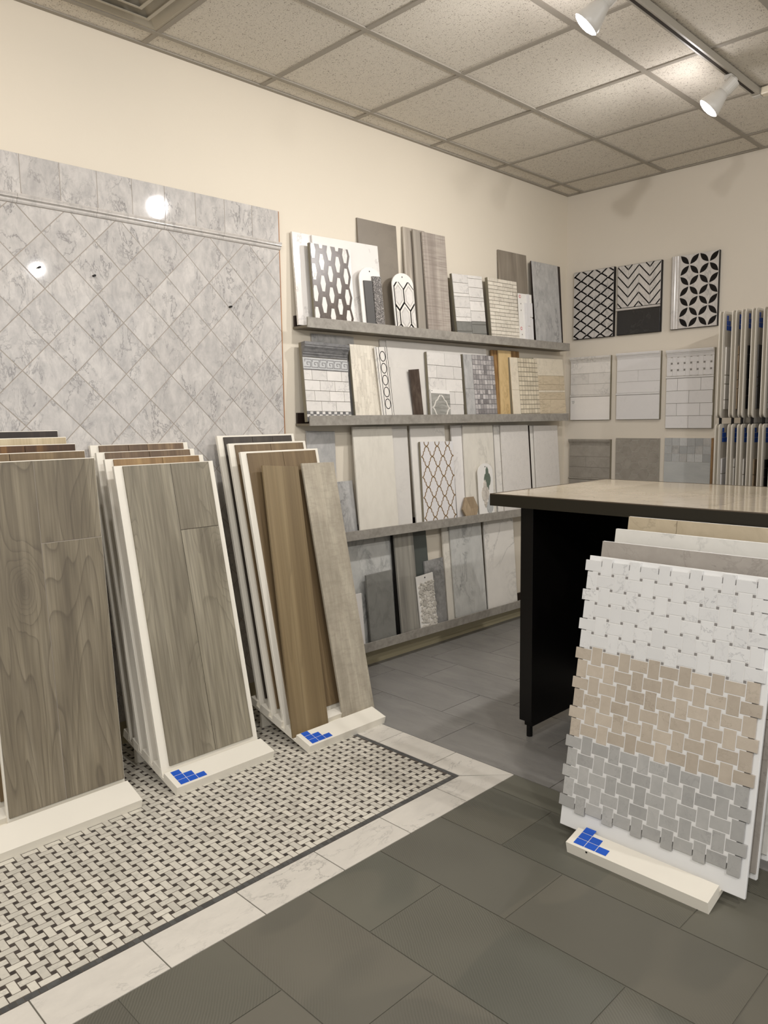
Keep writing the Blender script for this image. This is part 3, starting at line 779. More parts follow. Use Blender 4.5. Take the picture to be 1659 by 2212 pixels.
for k in range(17): rowtiles(t, 0, w_, h-(k+1)*h/17, h-k*h/17, .105, 0 if k % 2 == 0 else .052, M['lime'], -.004, 'mosaic_strip', .0013)
slab('s12', 'porcelain_tile', M['taupew'], 'tall taupe linear tile behind the thin strip mosaic board, top shelf')
t, w_, h, th = frame('s13', 'sample_card', 'small white card with red marks and raised white pencil strips, top shelf', 'sample card')
prism('card', rect(0, w_, 0, h), 0, th, M['white2'], t)
for a, b, z0_, z1_ in ((.36, .56, .0, .82), (.58, .76, .0, .34), (.58, .76, .36, 1.0), (.78, .97, .0, .52), (.78, .97, .54, .83), ): prism('pencil_strip', rect(w_*a, w_*b, h*z0_+.002, h*z1_), -.008, -.0002, M['white_tile2'], t, .002)
for x_, z_, r_, m_ in ((.12, .94, .011, 'red'), (.13, .31, .011, 'red')):
    disc(t, w_*x_, h*z_, r_, -.0001, M[m_], 'round_print'); disc(t, w_*x_, h*z_, r_*.6, -.0008, M['white2'], 'print_centre')
for z_ in (.80, .67, .19, .07): disc(t, w_*.17, h*z_, .005, -.0001, M['greytile_d'], 'small_print')
prism('label_mark', rect(w_*.62, w_*.90, .010, .015), -.0085, -.008, M['black'], t)
slab('s14', 'porcelain_tile', M['bluegrey'], 'tall blue grey marble tile at the right end of the top shelf', M['brown'])
slab('s15', 'porcelain_tile', M['brown'], 'dark edged slab tucked behind the blue grey tile, right end of top shelf')
# ---- second shelf
slab('t0', 'marble_tile', M['bluegrey'], 'grey marble tile half hidden behind the Greek key board, second shelf')
t, w_, h, th = frame('t1', 'mosaic_board', 'board with grey crown moulding, Greek key band and subway tiles, second shelf', 'mosaic board')
board_back(t, w_, h, th, M['tgrout'])
crown(t, 0, w_, h-.072, .072, .030, M['darkmar'])
z = h-.076; prism('key_band', rect(0, w_, z-.058, z), -.0035, .0005, M['chk'], t)
J = Joined(); u_ = w_/6.0; kt = .0034
for i in range(6):
    x_ = i*u_+.005; zb = z-.049; zt = z-.010
    for pts in ([(x_, zb), (x_+u_*.82, zb), (x_+u_*.82, zt-.014), (x_+u_*.38, zt-.014), (x_+u_*.38, zb+.013), (x_+u_*.55, zb+.013)], [(x_+u_*.98, zb), (x_+u_*.98, zt), (x_+u_*.12, zt), (x_+u_*.12, zt-.012)]):
        J.add(ribbon_vf(pts, kt, -.0042, -.0034))
J.build('greek_key_lines', M['greekg'], t, 'stuff')
prism('dark_liner', rect(0, w_, z-.0625, z-.0585), -.004, .0005, M['darkmar'], t)
z -= .063; rh = .0535
for k in range(4):
    rowtiles(t, 0, w_, z-rh, z, .1015, (.052, 0, .060, 0)[k], M['white_tile'], -.0035, 'wall_tile', .0012); z -= rh
J = Joined(); J2 = Joined(); q = w_/15
for i in range(15):
    for j in range(2): (J if (i+j) % 2 == 0 else J2).add(prism_vf(rect(i*q+.0006, (i+1)*q-.0006, z-(j+1)*.0145+.0006, z-j*.0145-.0006), -.0035, .0003))
J.build('dark_checks', M['darkmar'], t, 'stuff'); J2.build('white_checks', M['white_tile'], t, 'stuff')
z -= .030; rowtiles(t, 0, w_, .0, z, .043, 0, M['darkmar'], -.0035)
t, w_, h, th = frame('t2', 'mosaic_board', 'cream board of vertical antique marble strips beside the circle border, second shelf', 'mosaic board')
board_back(t, w_, h, th, M['cream'])
for i in range(8):
    z = h+random.uniform(0, .08)
    while z > 0:
        L_ = random.choice([.06, .09, .12]); a, b = max(z-L_, 0), min(z, h)
        if b-a > .006: prism('mosaic_strip', rect(i*w_/8+.0003, (i+1)*w_/8-.0003, a+.0003, b-.0003), -.003, .0005, M['lime'], t)
        z -= L_
t, w_, h, th = frame('t3', 'border_sample', 'narrow white border strip with a column of black circles, second shelf', 'border tile')
prism('backing', rect(0, w_, 0, h), 0, th, M['calm'], t)
for x_ in (.10, .30, .80, .94): prism('black_line', rect(w_*x_-.0014, w_*x_+.0014, 0, h), -.0008, .0002, M['bar'], t)
for k in range(-1, 7):
    zc_ = h-.052-k*.0665+.0
    vs = []; n = 24
    for (r_, y_) in ((.0285, -.0012), (.0245, -.0012), (.0245, 0), (.0285, 0)): vs += [(w_*.55+r_*.78*math.cos(2*math.pi*i/n), y_, zc_+r_*1.04*math.sin(2*math.pi*i/n)) for i in range(n)]
    fs = [(a*n+i, a*n+(i+1) % n, ((a+1) % 4)*n+(i+1) % n, ((a+1) % 4)*n+i) for a in range(4) for i in range(n)]
    if 0.03 < zc_ < h-.02: mesh('black_ring', vs, fs, M['bar'], t)
slab('t4a', 'wall_tile_sample', M['paleblue'], 'pale grey tile edge showing behind the circle border strip, second shelf')
slab('t4', 'porcelain_tile', M['paleblue'], 'very wide pale blue grey slab leaning at the back of the second shelf')
slab('t5', 'porcelain_tile', M['paleblue'], 'square pale grey marble tile next to the circle border strip, second shelf')
slab('t6', 'porcelain_tile', M['brownstick'], 'small dark brown tile stick leaning on the second shelf')
t, w_, h, th = frame('t7', 'mosaic_board', 'board of white marble subway tiles in the middle of the second shelf', 'mosaic board')
board_back(t, w_, h, th, M['tgrout'])
for k in range(6): rowtiles(t, 0, w_, max(h-(k+1)*.0775, 0), h-k*.0775, .158, 0 if k % 2 == 0 else .078, M['white_tile'], -.0035, 'wall_tile', .0011)
t, w_, h, th = frame('t7b', 'sample_card', 'white card with grey glass tile and white lantern outline, before the subway board', 'sample card')
prism('card', rect(0, w_, 0, h), 0, th, M['white2'], t)
prism('glass_tile', rect(.003, w_-.002, .002, h*.87), -.003, -.0002, M['greyglass'], t)
J = Joined(); hx_ = w_/2; hz_ = h*.40
for sx_ in (-1, 1):
    for sz_ in (-1, 1):
        pts = [(hx_+sx_*.006, hz_+sz_*.076), (hx_+sx_*.020, hz_+sz_*.066), (hx_+sx_*.032, hz_+sz_*.048), (hx_+sx_*.048, hz_+sz_*.040), (hx_+sx_*.056, hz_+sz_*.022), (hx_+sx_*.066, hz_+sz_*.006), (hx_+sx_*.080, hz_)]
        pts = [(min(max(x_, .004), w_-.004), max(z_, .004)) for x_, z_ in pts]; J.add(ribbon_vf(pts, .008, -.0045, -.003))
J.build('lantern_outline', M['calm'], t)
disc(t, .012, h-.010, .003, -.0001, M['black'], 'hole')
t, w_, h, th = frame('t8', 'mosaic_board', 'board with blue grey marble column and small grey square mosaic, second shelf', 'mosaic board')
board_back(t, w_, h, th, M['bluemos'])
prism('wall_tile', rect(.001, .084, h*.47+.001, h-.001), -.0035, .0005, M['bluegrey'], t); prism('wall_tile', rect(.001, .084, .001, h*.47-.001), -.0035, .0005, M['bluegrey'], t)
prism('grout_bed', rect(.085, w_, 0, h), -.0012, .0004, M['greekg'], t)
gridstuff(t, .086, w_, 0, h, 8, 13, M['bluemos'], 'small_mosaic')
slab('t9', 'wood_board', M['oakedge'], 'brown wood board edge behind the golden travertine strip, second shelf')
slab('t9b', 'stone_tile', M['yellowst'], 'golden travertine strip standing between the two square mosaic boards')
slab('t9c', 'wood_board', M['oakedge'], 'small brown wood board end showing right of the golden travertine strip')
t, w_, h, th = frame('t11', 'mosaic_board', 'board with cream tiles and small cream square mosaic, second shelf', 'mosaic board')
board_back(t, w_, h, th, M['cream'])
prism('wall_tile', rect(.001, .084, h*.47+.001, h-.001), -.0035, .0005, M['cream'], t); prism('wall_tile', rect(.001, .084, .001, h*.47-.001), -.0035, .0005, M['cream'], t)
prism('grout_bed', rect(.085, w_, 0, h), -.0012, .0004, M['edge'], t)
gridstuff(t, .086, w_, 0, h, 7, 13, M['cremamos'], 'small_mosaic')
t, w_, h, th = frame('t12', 'mosaic_board', 'board of beige travertine rows at the right end of the second shelf', 'mosaic board')
board_back(t, w_, h, th, M['trav'])
z = h
for f0, f1, tw, off in ((0, .29, .5, 0), (.29, .44, .21, .1), (.44, .535, .5, 0), (.535, .57, .30, .12), (.57, .69, .5, 0), (.69, .93, .30, .17), (.93, 1.0, .34, .05)):
    rowtiles(t, 0, w_, h*(1-f1), h*(1-f0), tw, off, M['cream'] if (f0 in (0, .535, .93)) else M['trav'], -.0035, 'wall_tile', .0008)
# ---- third shelf
slab('u0', 'marble_tile', M['bluegrey'], 'blue grey marble tile at the left end of the third shelf, behind the plank stand')
slab('u1', 'marble_tile', M['bluegrey'], 'short blue grey marble tile left of the big white tile, third shelf')
slab('u2', 'porcelain_tile', M['whitecrema'], 'large warm white stone tile, first tall tile on the third shelf')
slab('u3', 'porcelain_tile', M['paleblue'], 'pale grey tile half hidden behind the large warm white tile, third shelf')
slab('u4', 'porcelain_tile', M['calm'], 'white tile standing behind the bronze trellis board, third shelf')
t, w_, h, th = frame('u5', 'mosaic_board', 'white board with a bronze trellis lantern pattern, third shelf', 'mosaic board')
board_back(t, w_, h, th, M['white_tile2'])
DX, DZ = .0975, .0615
base_ = [(.002, -.002), (.012, -.007), (.018, -.016), (.020, -.030)], [(.0285, -.030), (.0305, -.046), (.037, -.055), (.0465, -.0605)]
for j in range(-1, 9):
    for i in range(-1, 5):
        xn = .052+i*DX+(0 if j % 2 == 0 else -DX/2); zn = h-.027-j*DZ
        for sx_ in (1, -1):
            for b_s in base_:
                J = Joined()
                for (pa, pb) in zip(b_s[:-1], b_s[1:]):
                    a, b = (xn+sx_*pa[0], zn+pa[1]*1.02), (xn+sx_*pb[0], zn+pb[1]*1.02)
                    L_ = math.hypot(b[0]-a[0], b[1]-a[1]); nx, nz = -(b[1]-a[1])/L_*.0026, (b[0]-a[0])/L_*.0026; ex_, ez_ = (b[0]-a[0])/L_*.0012, (b[1]-a[1])/L_*.0012
                    pl_ = clip([(a[0]-nx-ex_, a[1]-nz-ez_), (b[0]-nx+ex_, b[1]-nz+ez_), (b[0]+nx+ex_, b[1]+nz+ez_), (a[0]+nx-ex_, a[1]+nz-ez_)], .001, w_-.001, .001, h-.001)
                    if len(pl_) > 2: J.add(prism_vf(pl_, -.0014, .0004))
                if J.v: J.build('trellis_strip', M['gold'], t)
slab('u6', 'porcelain_tile', M['calacatta'], 'white marble tile with one long diagonal vein behind the oak hexagon, third shelf')
slab('u7', 'porcelain_tile', M['whitecrema'], 'large plain white tile behind the arched card, third shelf')
slab('u7b', 'porcelain_tile', M['calm'], 'narrow white tile edge between two large white tiles, third shelf')
slab('u8', 'porcelain_tile', M['linen'], 'large white tile with fine linen grain near the corner of the third shelf')
slab('u9', 'porcelain_tile', M['calm'], 'thin sliver of white tile with a dark gap near the corner, third shelf', M['brown'])
slab('u10', 'porcelain_tile', M['linen'], 'last white tile at the corner end of the third shelf')
t, w_, h, th = frame('u11', 'hexagon_tile', 'small wood look hexagon tile with three grain directions standing on the third shelf', 'tile')
c_ = (w_/2, h/2); hexp = [(w_/2+h/2*1.13*math.cos(a*math.pi/3)*.92, h/2+h/2*1.13*math.sin(a*math.pi/3)) for a in range(6)]
hexp = [(x_, max(z_, .0)) for x_, z_ in hexp]
prism('backing', hexp, .0005, th, M['hexwood'], t)
for a in (0, 2, 4): prism('rhombus', [c_, hexp[a], hexp[(a+1) % 6], hexp[(a+2) % 6]], -.002, .0004, M['hexwood'], t)
t, w_, h, th = card('u12', 'white arched card with green and pearl lantern tiles, third shelf')
def lantern(cx_, cz_, hw, hh, mat, y):
    P = [(0, 1), (.35, .78), (.42, .48), (.72, .42), (1, .12), (1, -.12), (.72, -.42), (.42, -.48), (.35, -.78), (0, -1)]
    P = [(x_, z_) for x_, z_ in P]+[(-x_, z_) for x_, z_ in reversed(P[1:-1])]
    P = [(cx_+x_*hw, cz_+z_*hh) for x_, z_ in reversed(P)]
    return prism('lantern_tile', P, y, -.0002, mat, t, .0006)
lantern(w_*.60, h*.70, .033, .085, M['green'], -.004)['label'] = 'sage green lantern tile'
lantern(w_*.42, h*.45, .036, .092, M['pearl'], -.006)['label'] = 'pearl white lantern tile'
lantern(w_*.70, h*.20, .033, .075, M['sky'], -.004)['label'] = 'grey blue lantern tile'
# ---- lowest shelf
slab('v1', 'marble_tile', M['greywhite'], 'large grey veined marble slab at the left end of the lowest shelf')
slab('v2', 'marble_tile', M['calacatta'], 'short white veined marble tile beside the grey tile, lowest shelf')
slab('v3', 'porcelain_tile', M['greystone'], 'short mid grey stone tile in front of the marble slab, lowest shelf')
slab('v4', 'porcelain_tile', M['black'], 'thin black edged slab seen edge on between grey tiles, lowest shelf')
slab('v5', 'porcelain_tile', M['greygrain'], 'tall grey tile with vertical wavy veins, lowest shelf')
slab('v6', 'porcelain_tile', M['slategreen'], 'dark slate green tile behind the pebble card, lowest shelf')
t, w_, h, th = frame('v7', 'sample_card', 'white card covered with pale round pebble mosaic, lowest shelf', 'sample card')
prism('card', rect(0, w_, 0, h), 0, th, M['white2'], t); disc(t, w_*.5, h-.018, .005, -.0001, M['black'], 'hole')
placed = []; rs = random.Random(3)
for r_ in [.018]*7+[.013]*16+[.0085]*40+[.005]*60:
    for _ in range(60):
        x_, z_ = rs.uniform(.010+r_*.8, w_-r_*.6), rs.uniform(r_, h-.045-r_*.4)
        if all((x_-a)**2+(z_-b)**2 > (r_+c_)**2*.93 for a, b, c_ in placed):
            placed.append((x_, z_, r_)); v, f = prism_vf([(x_+r_*math.cos(i*math.pi/5), z_+r_*.95*math.sin(i*math.pi/5)) for i in range(10)], -.006, -.0002, .0015)
            mesh('pebble', v, f, M['pebble'], t); break
slab('v8', 'stone_tile', M['roughgrey'], 'rough cleft blue grey stone right of the pebble card, lowest shelf')
slab('v9', 'porcelain_tile', M['whitecrema'], 'narrow off white tile right of the rough grey stone, lowest shelf')
slab('v10', 'marble_tile', M['greywhite'], 'tall pale marble tile with drifting grey veins, lowest shelf')
slab('v11', 'marble_tile', M['calm'], 'pale marble tile partly hidden by the dark counter, lowest shelf')

# ------------------------------------------------------------------ boards on the back wall
def wboard(x0, x1, z0, z1, th, label, roll=0, back=None):
    t = thing('wall_board', label, 'tile board', (x0, LY-.001-th, z0), rotm('B', 0, roll))
    w_, h = x1-x0, z1-z0
    o = prism('backing', rect(0, w_, 0, h), .0005, th, back or M['white2'], t)
    return t, w_, h
t, w_, h = wboard(.077, .400, 1.978, 2.456, .020, 'marble board with interlaced black trellis lines, leftmost of the top row on the back wall', 0, M['bar'])
prism('marble_field', rect(.002, w_-.006, .003, h-.002), -.003, .0004, M['rail'], t)
dx, dz = .0535, .0350
for i in range(-1, 7):
    for j in range(-1, 15):
        if (i+j) % 2: continue
        xn, zn = .004+i*dx, h-.030-j*dz
        L1 = 1.16
        for (ax, az, bx, bz) in ((xn-.08*dx+.004, zn-.08*dz-.005, xn+1.08*dx-.004+.0, zn+1.08*dz-.005+.010*0), (xn+.10*dx, zn-.10*dz, xn+.90*dx, zn-.90*dz)):
            if min(ax, bx) < .002: continue
            L_ = math.hypot(bx-ax, bz-az); nx, nz = -(bz-az)/L_*.0047, (bx-ax)/L_*.0047
            pl_ = clip([(ax-nx, az-nz), (bx-nx, bz-nz), (bx+nx, bz+nz), (ax+nx, az+nz)], .002, w_-.006, .003, h-.004)
            if pl_: prism('black_bar', pl_, -.0042, -.0028, M['bar'], t)
t, w_, h = wboard(.424, .744, 1.980, 2.450, .020, 'board of black chevron lines on marble above a black tile, back wall top row', 0, M['bar'])
prism('black_tile', rect(.002, w_-.004, .002, h*.345), -.004, .0004, M['blackm'], t, .0006)
pencil(t, -.004, w_-.004, h*.37, .0085, M['rail'])
zb = h*.395
for c in range(4):
    prism('marble_strip', rect(c*.0785+.0025, (c+1)*.0785+.0015, zb, h-.002), -.003, .0004, M['rail'], t)
    for k in range(-3, 8):
        up_ = c % 2
        xa, xb_ = c*.0785+.0035, (c+1)*.0785+.0005; za = h-.010-k*.0610+(.0 if not up_ else -.082); zb2 = za+(-.082 if not up_ else .082)
        pl_ = clip([(xa, za-.0056), (xb_, zb2-.0056), (xb_, zb2+.0056), (xa, za+.0056)], 0, w_-.005, zb, h-.002)
        if pl_: prism('black_chevron_bar', pl_, -.0042, -.0028, M['bar'], t)
t, w_, h = wboard(.812, 1.124, 1.984, 2.454, .020, 'board of black petals forming circles on marble, rightmost of the top row on the back wall', 0, M['bar'])
prism('marble_field', rect(.056, w_-.003, .002, h-.001), -.003, .0004, M['rail'], t)
crp = [(.0005, 0), (-.004, 0), (-.012, .006), (-.018, .013), (-.010, .020), (-.014, .027), (-.008, .034), (-.010, .042), (-.006, .050), (-.006, .055), (.0005, .055)]
n = len(crp); vs = [(z_, y_, 0.001) for y_, z_ in crp]+[(z_, y_, h-.001) for y_, z_ in crp]
mesh('side_moulding', vs, [tuple(range(n)), tuple(n+i for i in reversed(range(n)))]+[(i, (i+1) % n, (i+1) % n+n, i+n) for i in range(n)], M['rail'], t)
px, pz = .0635, .0665
for i in range(0, 4):
    for j in range(-1, 8):
        xa, za = .058+i*px, h-.066-(j-1)*pz
        up_ = (i+j) % 2
        A_ = (xa+.004, za-(pz-.004 if up_ else .004)); B_ = (xa+px-.004, za-(.004 if up_ else pz-.004))
        dxx, dzz = B_[0]-A_[0], B_[1]-A_[1]; L_ = math.hypot(dxx, dzz); ux, uz = dxx/L_, dzz/L_
        P = []
        for s_ in (-1, 1):
            for q in range(0, 7):
                k_ = q/7 if s_ < 0 else 1-q/7; wd = .0165*math.sin(math.pi*k_)*s_
                P.append((A_[0]+ux*L_*k_-uz*wd, A_[1]+uz*L_*k_+ux*wd))
        pl_ = clip(P, .056, w_-.003, .004, h-.002)
        if pl_: prism('black_petal', pl_, -.0042, -.0028, M['bar'], t)
def rows_board(x0, x1, z0, z1, th, label, mat, parts, roll=0, back=None):
    t, w_, h = wboard(x0, x1, z0, z1, th, label, roll, back or M['edge'])
    z = h
    for kind, hh, *a in parts:
        if kind == 'crown': crown(t, 0, w_-.003, z-hh, hh, .022, mat)
        elif kind == 'pencil': pencil(t, -.003, w_-.003, z-hh/2, hh/2, mat)
        elif kind == 'row': rowtiles(t, 0, w_-.003, max(z-hh, 0), z, a[0], a[1], a[2] if len(a) > 2 else mat, -.004, 'wall_tile', a[3] if len(a) > 3 else .0006)
        z -= hh
    return t, w_, h
t, w_, h = rows_board(.060, .383, 1.393, 1.848, .016, 'white marble board with crown and pencil trim and one bold dark vein, back wall middle row', M['white_tile'], [('crown', .042), ('row', .077, .5, 0), ('row', .077, .30, .15), ('row', .077, .5, 0), ('pencil', .015), ('row', .167, .5, 0, M['calacatta'])], 0)
prism('paper_label', rect(.006, .046, .118, .146), -.0046, -.0038, M['white2'], t)
for q, (a, b) in enumerate(((.010, .038), (.016, .034), (.014, .038), (.018, .032))): prism('label_print', rect(a, b, .139-q*.006, .1405-q*.006), -.0049, -.0045, M['black'], t)
rows_board(.432, .755, 1.393, 1.853, .016, 'plain white marble board with crown and pencil trim, middle of the middle row on the back wall', M['white_tile2'], [('crown', .042), ('row', .080, .5, 0), ('row', .077, .32, .16), ('row', .077, .5, 0), ('pencil', .015), ('row', .169, .5, 0)])
t, w_, h = rows_board(.797, 1.117, 1.330, 1.848, .016, 'white board with crown, basketweave band and subway tiles beside the display rack', M['white_tile2'], [('crown', .045), ('skip', .128), ('pencil', .014), ('row', .0825, .157, .078, M['white_tile2'], .0011), ('row', .0825, .157, 0, M['white_tile2'], .0011), ('row', .0825, .157, .076, M['white_tile2'], .0011), ('row', .0835, .157, 0, M['white_tile2'], .0011)])
prism('grout_bed', rect(0, w_-.004, h-.172, h-.046), -.0022, .0004, M['calm'], t)
s_ = .0440
for i in range(-1, 9):
    for j in range(-1, 4):
        cx_, cz_ = .012+i*s_, h-.066-j*s_
        hl, hw = (.0288, .0142) if (i+j) % 2 == 0 else (.0142, .0288)
        pl_ = clip(rect(cx_-hl, cx_+hl, cz_-hw, cz_+hw), .001, w_-.004, h-.171, h-.047)
        if pl_: prism('mosaic_brick', pl_, -.004, -.002, M['white_tile2'], t)
        pl_ = clip(rect(cx_+s_/2-.006, cx_+s_/2+.006, cz_+s_/2-.006, cz_+s_/2+.006), .001, w_-.004, h-.171, h-.047)
        if pl_: prism('mosaic_dot', pl_, -.0038, -.002, M['dot_g'], t)
rows_board(.057, .394, .79, 1.252, .016, 'grey limestone board with crown moulding, left of the bottom row on the back wall', M['greytile_d'], [('crown', .045), ('row', .082, .5, 0), ('row', .078, .30, .14), ('row', .078, .5, 0), ('pencil', .014), ('row', .165, .5, 0)])
t, w_, h = wboard(.434, .758, .80, 1.262, .016, 'grey limestone board of hexagon tiles, middle of the bottom row on the back wall', 0, M['hexgrout'])
R_ = .0455
for i in range(-1, 6):
    for j in range(-1, 7):
        cx_, cz_ = .01+i*R_*1.5, h-.055-j*R_*1.732+(R_*.866 if i % 2 else 0); r_ = R_-.0012
        pl_ = clip([(cx_+r_*math.cos(a*math.pi/3), cz_+r_*math.sin(a*math.pi/3)) for a in range(6)], .001, w_-.001, .001, h-.001)
        if pl_: prism('hexagon_tile', pl_, -.0008, .0004, M['greytile_d'], t)
t, w_, h = wboard(.797, 1.112, .80, 1.266, .016, 'board of pale square mosaic rows over a blue grey glass tile, right of the bottom row on the back wall', 0, M['calm'])
box('side_edge', w_, w_+.010, .001, .016, 0, h, M['oakedge'], t)
q = w_/6
for j in range(3):
    for i in range(-1, 7):
        a, b = max(i*q+(0, 0, 0)[j], 0), min((i+1)*q, w_)
        if b-a > .01: prism('mosaic_tile', rect(a+.0008, b-.0008, h-(j+1)*.053+.0008, h-j*.053-.0008), -.003, .0004, M['chk'] if not ((i, j) in ((1, 1), (4, 1), (2, 2), (5, 0))) else M['bluegrey'], t)
prism('glass_tile', rect(0, w_, 0, h-.160), -.004, .0004, M['sky'], t)

# ------------------------------------------------------------------ display rack with hinged wings on the back wall
rk = thing('display_rack', 'tall white rack of hinged tile display wings in two tiers on the back wall', 'display rack', (1.36, 4.5, 0))
box('wall_rail', -.02, .62, .50, .574, 1.96, 2.03, M['chrome'], rk); box('wall_rail', -.02, .62, .50, .574, 1.33, 1.42, M['chrome'], rk); box('wall_rail', -.02, .62, .50, .574, .72, .79, M['chrome'], rk)
box('side_panel', -.030, -.018, .48, .574, .70, 2.04, M['whiteb'], rk)
rk_wood = [M['calm'], M['charc'], M['white_tile2'], M['hexwood'], M['greystone'], M['calm'], M['black'], M['cream']]
def logo(par, P, s, mat=None):
    """P(u,v) gives the vertices of one little square; staircase of six"""
    for (a, b) in ((0, 2), (0, 1), (1, 1), (0, 0), (1, 0), (2, 0)):
        v = P(a*s*1.08, b*s*1.08, s); mesh('logo_square', v, [(0, 1, 2, 3)], M['blue'], par)
wx = [.012, .082, .135, .190, .252, .312, .372, .432, .492, .552]
for tier, (z0_, z1_) in enumerate(((1.398, 2.0), (.76, 1.364))):
    for k, x_ in enumerate(wx):
        hw = .0122; r_ = .022
        yf = random.uniform(-.004, .004)
        pp = []
        for (cy_, cz_, a0) in ((yf+r_, z0_+r_, 180), (.52-r_, z0_+r_, 270), (.52-r_, z1_-r_, 0), (yf+r_, z1_-r_, 90)):
            for a in range(5): an = (a0+a*22.5)*D2R; pp.append((cy_+r_*math.cos(an), cz_+r_*math.sin(an)))
        n = len(pp)
        def side(xa, xb_, nm, mat, par, k_=1.0):
            c0, c1 = .26, (z0_+z1_)/2
            Q_ = [((a-c0)*k_+c0, (b-c1)*(1-(1-k_)*.5)+c1) for a, b in pp]
            vs = [(xa, a, b) for a, b in Q_]+[(xb_, a, b) for a, b in Q_]
            return mesh(nm, vs, [tuple(reversed(range(n))), tuple(n+i for i in range(n))]+[(i, (i+1) % n, (i+1) % n+n, i+n) for i in range(n)], mat, par)
        wg = side(x_-hw, x_-hw+.0042, 'wing_panel', M['wing'], rk)
        side(x_+hw-.0042, x_+hw, 'wing_lip', M['wing'], wg)
        side(x_-hw+.0042, x_+hw-.0042, 'wing_core', M['wcore'], wg, .975)
        fx = x_+hw+.0005
        s = .026
        def P(u, v, s_): y_ = yf+.045+u; z_ = z1_-.105+v; return [(fx, y_, z_), (fx, y_+s_, z_), (fx, y_+s_, z_+s_), (fx, y_, z_+s_)]
        for (a, b) in ((0, 2), (0, 1), (1, 1), (0, 0), (1, 0), (2, 0)): mesh('logo_square', P(a*s*1.08, b*s*1.08, s), [(0, 1, 2, 3)], M['blue'], wg)
        m_ = rk_wood[(k*3+tier*2) % 8]
        z_ = z1_-.20
        while z_ > z0_+.06:
            hh = random.choice([.05, .09, .16]); box('mounted_tile', fx, fx+.006, yf+.04, .46, max(z_-hh+.004, z0_+.05), z_, m_, wg); z_ -= hh
        if tier == 0: box('hinge_pin', x_-.006, x_+.006, yf+.03, yf+.042, z0_-.036, z0_+.001, M['black'], wg)

# ------------------------------------------------------------------ counter
TX, TY, TZ = 1.158, 2.642, 1.094
ct = thing('display_counter', 'tall dark espresso counter with a polished cream marble tile top', 'counter', (TX, TY, 0))
W_, D_ = 1.9, .985
box('top_core', .004, W_-.004, .004, D_-.004, TZ-.052, TZ-.006, M['blackt'], ct)
box('fascia', 0, W_, 0, .018, TZ-.052, TZ-.003, M['blackt'], ct, .001); box('fascia', 0, .018, .018, D_, TZ-.052, TZ-.003, M['blackt'], ct, .001); box('fascia', 0, W_, D_-.018, D_, TZ-.052, TZ-.003, M['blackt'], ct, .001)
box('metal_trim', .0, W_, .0, .010, TZ-.003, TZ, M['trim'], ct); box('metal_trim', .0, .010, .010, D_, TZ-.003, TZ, M['trim'], ct); box('metal_trim', .010, W_, D_-.010, D_, TZ-.003, TZ, M['trim'], ct)
for i in range(6):
    for j in range(2):
        a, b = .011+i*.305, min(.011+(i+1)*.305, W_-.002)
        yy0 = .011+j*.48
        o = box('counter_tile', a+.0006, b-.0006, yy0+.0006, yy0+.4794, TZ-.007, TZ-.0006, M['tabletop'], ct)
box('end_panel', .083, .147, .112, D_-.06, .072, TZ-.052, M['black'], ct, .001)
box('plinth_block', .103, .143, .124, D_-.08, .050, .072, M['black'], ct)
for (x_, y_) in ((.123, .134), (.123, D_-.10)):
    mesh('foot', *cyl_vf(.0135, 0, .052, 18), M['black'], ct, (x_, y_, 0))
box('back_panel', .147, W_-.1, D_-.10, D_-.06, .072, TZ-.052, M['black'], ct)
box('end_panel', W_-.15, W_-.086, .112, D_-.10, .072, TZ-.052, M['black'], ct)
for y_ in (.134, D_-.14): mesh('foot', *cyl_vf(.0135, 0, .073, 18), M['black'], ct, (W_-.118, y_, 0))

# ------------------------------------------------------------------ slotted display stands
def stand(loc, face, width, tilt, slots, depth, label, logo_right=False, logos=True, gw=.027, th=.036, slotpad=0):
    t = thing('display_stand', label, 'display stand', loc, rotm(face, 0))
    a = tilt*D2R; ca, sa = math.cos(a), math.sin(a)
    def P(d, h_): return (d*ca-h_*sa, d*sa+h_*ca)
    J = Joined()
    def blk(d0, d1, h0, h1):
        q = [P(d0, h0), P(d1, h0), P(d1, h1), P(d0, h1)]
        vs = [(0, y_, z_) for y_, z_ in q]+[(width, y_, z_) for y_, z_ in q]
        J.add((vs, [(3, 2, 1, 0), (4, 5, 6, 7), (0, 1, 5, 4), (1, 2, 6, 5), (2, 3, 7, 6), (3, 0, 4, 7)]))
    cuts_ = [0]
    for s_ in slots: cuts_ += [s_-.002, s_+gw]
    cuts_.append(depth)
    for k in range(len(cuts_)-1): blk(cuts_[k], cuts_[k+1], 0, th if k % 2 == 0 else th-.024)
    J.build('base', M['white'], t)
    yb, zb = P(depth-.05, 0)
    box('rear_foot', .03, width-.03, yb, yb+.018, 0, zb+.004, M['white'], t)
    if logos:
        s_ = .0270; x_ = .022
        for (c_, r_) in ((0, 2), (0, 1), (1, 1), (0, 0), (1, 0), (2, 0)):
            d0 = .010+r_*(s_*1.06); x0 = x_+c_*s_*1.45; q = []
            for (xx, dd) in ((x0, d0), (x0+s_*1.38, d0), (x0+s_*1.38, d0+s_), (x0, d0+s_)):
                y_, z_ = P(dd, th+.0004); q.append((xx, y_, z_))
            mesh('logo_square', q, [(0, 1, 2, 3)], M['blue'], t)
    return t, P
